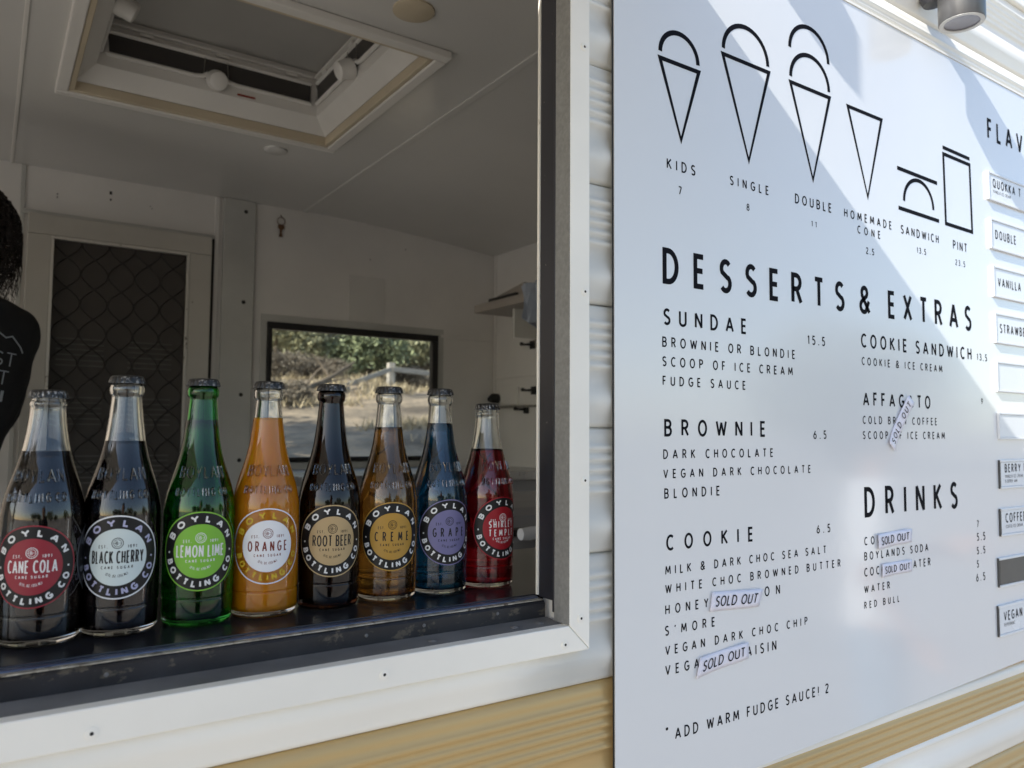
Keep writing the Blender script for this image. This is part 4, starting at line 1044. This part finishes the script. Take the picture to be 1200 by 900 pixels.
for k, (x, y, r, lf, lb) in enumerate(SH):
    shrub('shrub', x, y, r, M[lf], lb, 'shrub', 11+k, n=9000 if y < 24 else 5000, squash=.5 if lf == 'leaf_grey' else .8, size=.020 if lf == 'leaf_grey' and y < 20 else .05 if y < 24 else .08)
shrub('tree', -1.2, 8.0, 2.5, M['leaf_green'], 'leafy tree left of the view that shades the lower bank', 'tree', 91, n=7000, size=.10, trunk=3.2, group=None)
for k, (x, y, r) in enumerate(((-9,-34,5.6),(1.5,-38,4.0),(9,-33,6.6),(21,-36,4.2),(-21,-37,7.2),(33,-20,5.5))):  # out-of-view trees, put in to shape the reflections in the bottles
    shrub('tree', x, y, r, M['leaf_green'], ['broad green tree behind the camera, second from the left', 'tall green tree straight behind the camera', 'green tree behind the camera to the right', 'green tree far to the right behind the camera', 'largest green tree far to the left behind the camera', 'green tree far along the trailer to the right'][k], 'tree', 61+k, n=3000, size=.3, trunk=.5, group='trees added behind the camera')
# dry grass on the bank: nobody could count it
rnd = random.Random(5); bm = bmesh.new()
for _ in range(1500):
    y = rnd.uniform(8.5, 19); x = y*rnd.uniform(.22, .62)
    if noise.noise(Vector((x*.5, y*.7, 9))) < -.02 + .25*(y < 12): continue
    z = ground_z(x, y)
    for _b in range(9):
        a = rnd.uniform(0, 6.28); l = rnd.uniform(.04, .19); dx, dy = rnd.gauss(0, .10), rnd.gauss(0, .10); w_ = .012
        v = [bm.verts.new((x+dx-w_*cos(a), y+dy-w_*sin(a), z-.02)), bm.verts.new((x+dx+w_*cos(a), y+dy+w_*sin(a), z-.02)), bm.verts.new((x+dx+rnd.gauss(0, .09), y+dy+rnd.gauss(0, .09), z+l))]
        bm.faces.new(v)
tag(obj('dry_grass', bm, M['straw'], flat=False), 'tufts of dry straw coloured grass on the sandy bank', 'grass', kind='stuff')
# a bare fallen branch below the fence
bm = bmesh.new(); pts = [(3.9,12.6),(4.5,13.0),(5.1,13.3),(5.7,13.7)]
tube(bm, [(x, y, ground_z(x, y)+.10+.10*i) for i, (x, y) in enumerate(pts)], [.07,.055,.04,.02], 8)
for (x, y, dx, dz) in ((4.5,13.0,.5,.5),(5.1,13.3,-.3,.45),(4.8,13.1,.6,.15)):
    z = ground_z(x, y)+.25; tube(bm, [(x, y, z), (x+dx*.5, y+.1, z+dz*.6), (x+dx, y+.15, z+dz)], [.03,.02,.008], 6)
tag(obj('fallen_branch', bm, M['bark']), 'bare grey branch lying on the bank left of the fence post', 'branch')
# timber rail fence on the bank
fe = empty('rail_fence', (6.6, 14, ground_z(6.6, 14)), 'weathered grey timber post and rail fence on the bank', 'fence')
posts = [(3.4,13.2,1.15),(6.60,14.0,2.72),(9.9,14.6,2.70),(13.4,15.2,2.72)]
def fpart(name, fn):
    bm = bmesh.new(); fn(bm); o = obj(name, bm, M['fence'], bevel=.008); o.parent = fe; o.matrix_parent_inverse = Matrix.Translation(-Vector(fe.location))
zt = []
for x, y, _ in posts:
    z = ground_z(x, y); zt.append(z+.32)
    fpart('post', lambda bm: box(bm, x-.07, x+.07, y-.06, y+.06, z-.5, z+.46))
tops = []
for (x, y, _) in posts: tops.append(ground_z(x, y)+.33)
tops[0] = tops[1]-1.15
for i in range(3):
    (x0, y0, _), (x1, y1, _) = posts[i], posts[i+1]
    fpart('rail', lambda bm: prism(bm, [(x0, y0-.09, tops[i]-.05), (x0, y0-.065, tops[i]-.05), (x0, y0-.065, tops[i]+.05), (x0, y0-.09, tops[i]+.05)], (x1-x0-.02, y1-y0, tops[i+1]-tops[i])))

# ------------------------------------------------------------------ people
def capsule(bm, p, q_, r1, r2, seg=14, flat=1.0):
    p, q_ = Vector(p), Vector(q_); d = (q_-p); L = d.length; d.normalize()
    a = d.orthogonal().normalized(); b = d.cross(a); rings = []
    st = [(-cos(t)*1.0, sin(t), 0) for t in [pi/2*i/5 for i in range(1, 6)]]
    for (s, c, _) in st: rings.append((p + d*(s*r1), r1*c))
    for t in (.33, .66): rings.append((p + d*L*t, r1+(r2-r1)*t))
    for (s, c, _) in st[::-1]: rings.append((q_ - d*(s*r2), r2*c))
    vs_ = [[bm.verts.new(c + (a*cos(2*pi*k/seg)+b*sin(2*pi*k/seg))*r) for k in range(seg)] for c, r in rings]
    for r1_, r2_ in zip(vs_[:-1], vs_[1:]):
        for k in range(seg): bm.faces.new((r1_[k], r1_[(k+1) % seg], r2_[(k+1) % seg], r2_[k]))
    bm.faces.new(vs_[0][::-1]); bm.faces.new(vs_[-1])
def ellips(bm, c, rx, ry, rz):
    m = Matrix.Translation(c) @ Matrix.Diagonal((rx, ry, rz, 1))
    bmesh.ops.create_uvsphere(bm, u_segments=20, v_segments=14, radius=1, matrix=m)
def loft(bm, secs, seg=28):
    """secs: (cx, cy, z, rx, ry)"""
    rows = [[bm.verts.new((cx+rx*cos(2*pi*k/seg), cy+ry*sin(2*pi*k/seg), z)) for k in range(seg)] for cx, cy, z, rx, ry in secs]
    for a, b in zip(rows[:-1], rows[1:]):
        for k in range(seg): bm.faces.new((a[k], a[(k+1) % seg], b[(k+1) % seg], b[k]))
    bm.faces.new(rows[0][::-1]); bm.faces.new(rows[-1])
def remeshed(name, bm, m, parent, vox, smooth=6, folds=0.0):
    o = obj(name, bm, m, parent, flat=True)
    md = o.modifiers.new('remesh', 'REMESH'); md.mode = 'VOXEL'; md.voxel_size = vox; md.use_smooth_shade = True
    sm = o.modifiers.new('smooth', 'SMOOTH'); sm.factor = .5; sm.iterations = smooth
    if folds:
        tx = bpy.data.textures.new('folds', 'CLOUDS'); tx.noise_scale = .11
        dm = o.modifiers.new('folds', 'DISPLACE'); dm.texture = tx; dm.strength = folds; dm.texture_coords = 'LOCAL'
    return o
def hand(bm, w_, d, side, up_):
    """palm from the wrist w_ along d, five fingers, the thumb leaving the side of the palm"""
    w_, d = Vector(w_), Vector(d).normalized(); s = Vector(side).normalized(); n = d.cross(s).normalized()
    for j in range(4):
        off = s*((j-1.5)*.019)
        k0_ = w_ + d*.02 + off*.7; kn = w_ + d*(.088 - .004*abs(j-1.2)) + off
        capsule(bm, k0_, kn, .015, .0115, 10)
        Lf = (.062, .072, .068, .052)[j]; c1 = kn + d*Lf*.45 + n*.006; c2 = c1 + (d*.9+n*.5).normalized()*Lf*.32; c3 = c2 + (d*.7+n*.8).normalized()*Lf*.25
        capsule(bm, kn, c1, .0095, .0088, 8); capsule(bm, c1, c2, .0088, .008, 8); capsule(bm, c2, c3, .008, .0065, 8)
    t0_ = w_ + d*.03 - s*.026; t1_ = t0_ + (d*.6 - s*.8 + n*.3).normalized()*.038; t2_ = t1_ + (d*.9 - s*.3 + n*.4).normalized()*.032
    capsule(bm, t0_, t1_, .013, .0105, 8); capsule(bm, t1_, t2_, .0105, .0085, 8)
def head(bm, c, sc=1.0, fy=1):
    """head centre c, face towards -Y (fy = -1: towards +Y)"""
    c = MV(c)
    def Vector(p): return MV((p[0], p[1]*fy, p[2]))
    ellips(bm, c + Vector((0, .012, .018)), .077*sc, .095*sc, .098*sc)
    ellips(bm, c + Vector((0, -.022, -.045)), .056*sc, .066*sc, .070*sc)
    capsule(bm, c + Vector((0, -.086, .010)), c + Vector((0, -.104, -.022)), .008, .013, 10)
    ellips(bm, c + Vector((0, -.080, -.058)), .026, .014, .009)
    for s in (-1, 1):
        ellips(bm, c + Vector((s*.077, .008, -.008)), .010, .020, .032)
        ellips(bm, c + Vector((s*.032, -.074, .022)), .022, .014, .008)
def person_at(loc, rotz, label, arms, shirt_m, trousers_m, torso, headc, fy=1):
    root = empty('person', loc, label, 'person'); root.rotation_euler = (0, 0, rotz)
    bm = bmesh.new()
    loft(bm, [(cx, cy, z, rx*.93, ry*.93) for cx, cy, z, rx, ry in torso])
    tc = torso[-1]
    capsule(bm, (tc[0], tc[1], tc[2]-.06), Vector(headc)+Vector((0, .02, -.07)), .062, .054)
    head(bm, headc, fy=fy)
    for a in arms:
        sh_, el, wr = [Vector(p) for p in a[:3]]
        capsule(bm, sh_, el, .050, .040); capsule(bm, el, wr, .040, .026)
        hand(bm, wr, (wr-el), a[3], None)
    hipz = torso[0][2]; hx = torso[0][0]
    for s in (-1, 1):
        h0 = Vector((hx+s*.09, torso[0][1], hipz+.02)); kn = Vector((hx+s*.095, torso[0][1]-.02, .49)); an = Vector((hx+s*.095, torso[0][1]+.02, .09))
        capsule(bm, h0, kn, .088, .058); capsule(bm, kn, an, .058, .038); capsule(bm, an + Vector((0,.02,-.045)), an + Vector((0,-.15*fy,-.055)), .040, .032)
    remeshed('body', bm, M['skin'], root, .0065, 3)
    bm = bmesh.new()
    loft(bm, [(cx, cy, z, rx+.008, ry+.008) for cx, cy, z, rx, ry in torso])
    for a in arms:
        sh_, el = Vector(a[0]), Vector(a[1]); capsule(bm, sh_, sh_.lerp(el, .72), .064, .062)
        cc = Vector((torso[-2][0], torso[-2][1], sh_.z-.02)); capsule(bm, cc.lerp(sh_, .45), sh_, .06, .062)
    shirt = remeshed('shirt', bm, shirt_m, root, .010, 6, folds=.020)
    bm = bmesh.new()
    loft(bm, [(hx, torso[0][1], hipz-.10, .155, .115), (hx, torso[0][1], hipz, torso[0][3]+.004, torso[0][4]+.004), (torso[1][0], torso[1][1], torso[1][2], torso[1][3]+.002, torso[1][4]+.002)])
    for s in (-1, 1):
        h0 = Vector((hx+s*.085, torso[0][1], hipz)); kn = Vector((hx+s*.095, torso[0][1]-.02, .49)); an = Vector((hx+s*.095, torso[0][1]+.02, .10))
        capsule(bm, h0, kn, .098, .075); capsule(bm, kn, an, .075, .062)
    remeshed('trousers', bm, trousers_m, root, .012, 6, folds=.010)
    bm = bmesh.new()
    for s in (-1, 1):
        an = Vector((hx+s*.095, torso[0][1]+.02, .05)); capsule(bm, an + Vector((0,.03,-.002)), an + Vector((0,-.16*fy,-.008)), .050, .042)
    remeshed('shoes', bm, M['black'], root, .008, 3)
    return root, shirt
def hair_on(root, headc, curly, m, seed=3, length=.12, fy=1):
    rnd = random.Random(seed); c = Vector(headc); bm = bmesh.new()
    ellips(bm, c + Vector((0, .026*fy, .028)), .090, .098, .102)
    if length > .09: ellips(bm, c + Vector((0, .055*fy, -.03)), .080, .062, .085)
    hm = remeshed('hair', bm, m, root, .010, 4, folds=.02)
    bm = bmesh.new()
    for _ in range(curly):
        th = rnd.uniform(.15, pi-.15); ph = rnd.uniform(.15*pi-pi, pi*1.15) if False else rnd.uniform(0, 2*pi)
        d = Vector((cos(ph)*sin(th), sin(ph)*sin(th), cos(th)))
        if d.y*fy < -.45 and d.z < .55: continue
        p = c + Vector((0, .026*fy, .028)) + Vector((d.x*.088, d.y*.096, d.z*.100)); pts = []
        L = length*(.6+.7*rnd.random()); rad = .007+.010*rnd.random(); w0 = rnd.random()*6; t1 = d.orthogonal().normalized(); n = 12
        for i in range(n):
            s = i/(n-1)
            base = p + d*(.030*sin(min(1, s*2)*pi/2)) + Vector((0, 0, -L*s*s*1.0 + .01*s))
            a = w0 + s*13
            pts.append(base + (t1*cos(a) + d.cross(t1)*sin(a))*rad*min(1, s*3))
        tube(bm, pts, [.0019*(1-.75*i/(n-1)) for i in range(n)], 4, cap=False)
    obj('curls', bm, m, hm, flat=False)
# worker inside, back to the window (local z = 0 on the trailer floor, faces away and left)
FL = -1.203 + E
wt = [(-.10,.02,.86,.150,.115), (-.10,.02,.98,.148,.112), (-.095,.01,1.10,.140,.108), (-.055,0,1.21,.142,.112), (-.025,-.005,1.33,.150,.118), (-.010,-.005,1.42,.150,.110), (-.006,0,1.475,.128,.092), (-.008,0,1.515,.070,.065)]
wt = [(cx, -cy, z, rx, ry) for cx, cy, z, rx, ry in wt]
worker, wshirt = person_at((-.042, 2.22, FL), 0, 'person in a black printed t-shirt with curly dark hair inside the trailer', [
    ((-.135,-.01,1.435), (-.27,.06,1.18), (-.20,.27,1.10), (1,0,0)), ((.085,.0,1.435), (.035,.10,1.17), (-.05,.28,1.10), (1,0,0))], M['tee'], M['black'], wt, (-.018, .03, 1.650), fy=-1)
# the one taking the picture, mirrored small and dark in each bottle
pt = [(0,0,.90,.160,.12), (0,0,1.02,.155,.115), (0,0,1.14,.160,.115), (0,0,1.28,.180,.12), (0,0,1.38,.190,.115), (0,0,1.44,.165,.10), (0,0,1.485,.11,.085), (0,0,1.51,.065,.06)]
photog, _ = person_at((-.03, -.47, 0), pi, 'person in a dark navy jacket standing square to the soda bottles', [
    ((-.19,0,1.41), (-.23,-.08,1.17), (-.08,-.24,1.30), (0,0,1)), ((.19,0,1.41), (.23,-.08,1.17), (.08,-.24,1.30), (0,0,1))], M['jacket'], M['jacket'], pt, (0, -.01, 1.66))
# customer in a white shirt to the right of the camera, facing the board
ct = [(0,0,.88,.165,.125), (0,0,1.0,.160,.118), (0,0,1.12,.155,.112), (0,0,1.26,.175,.118), (0,0,1.36,.185,.115), (0,0,1.42,.165,.10), (0,0,1.465,.11,.085), (0,0,1.49,.065,.06)]
cust, cshirt = person_at((2.86, -.42, 0), radians(150), 'person in a white shirt and faded jeans reading the board', [
    ((-.19,0,1.39), (-.25,-.02,1.12), (-.12,-.25,1.20), (0,0,1)), ((.19,0,1.39), (.27,.02,1.13), (.24,-.12,.92), (0,1,0))], M['tee_white'], M['jeans'], ct, (0, -.01, 1.64))
cust.scale = (.93, .93, .93)
bpy.context.view_layer.update()
hair_on(photog, (0, -.01, 1.66), 120, M['hair'], 8, .05)
hair_on(cust, (0, -.01, 1.64), 160, M['hair'], 5, .08)
hair_on(worker, (-.018, .03, 1.650), 1300, M['hair'], 3, .10, fy=-1)
# flip the worker's hair to cover the back of the head that faces the window
# shirt print: outline words and a mountain, laid on the cloth by casting onto the shirt mesh
bpy.context.view_layer.update()
dg = bpy.context.evaluated_depsgraph_get()
ev = wshirt.evaluated_get(dg); me_ = ev.to_mesh(); mw = wshirt.matrix_world.copy()
tree = BVHTree.FromPolygons([mw @ v.co for v in me_.vertices], [tuple(p.vertices) for p in me_.polygons]); ev.to_mesh_clear()
def onshirt(u, v, k):
    # u across, v up in a tilted frame on the back
    x = -.004 + u*cos(-.12) - v*sin(-.12) ; z = 1.80 + u*sin(-.12) + v*cos(-.12)
    hit = tree.ray_cast(Vector((x, 1.6, z)), Vector((0, 1, 0)))
    y = hit[0].y if hit[0] is not None else 2.12
    return (x, y-.0014-k, z)
bm = bmesh.new()
put_text(bm, 'FEST', -.020, -.100, .033, onshirt, .0026, xs=1.4, tr=.004, maxseg=.01, ridge=0)
put_text(bm, 'FEST', -.028, -.143, .033, onshirt, .0026, xs=1.4, tr=.004, maxseg=.01)
ribbon(bm, [(-.045,-.045),(-.01,-.030),(.010,-.036),(.022,-.022),(.04,-.034),(.052,-.028),(.072,-.05),(.078,-.062)], .0015, onshirt, 0, maxseg=.01)
op = obj('print', bm, M['print'], flat=False)
bm = bmesh.new(); put_text(bm, 'TION', -.036, -.184, .031, onshirt, .0060, xs=1.3, tr=.004, maxseg=.01); op2 = obj('print', bm, M['print'], flat=False)
bm = bmesh.new(); put_text(bm, 'EST', -.024, -.216, .024, onshirt, .0040, xs=1.4, tr=.004, maxseg=.01); put_text(bm, 'EST', -.030, -.247, .023, onshirt, .0020, xs=1.4, tr=.004, maxseg=.01); op3 = obj('print', bm, M['print_blue'], flat=False)
for o in (op, op2, op3): o.parent = wshirt; o.matrix_parent_inverse = mw.inverted()
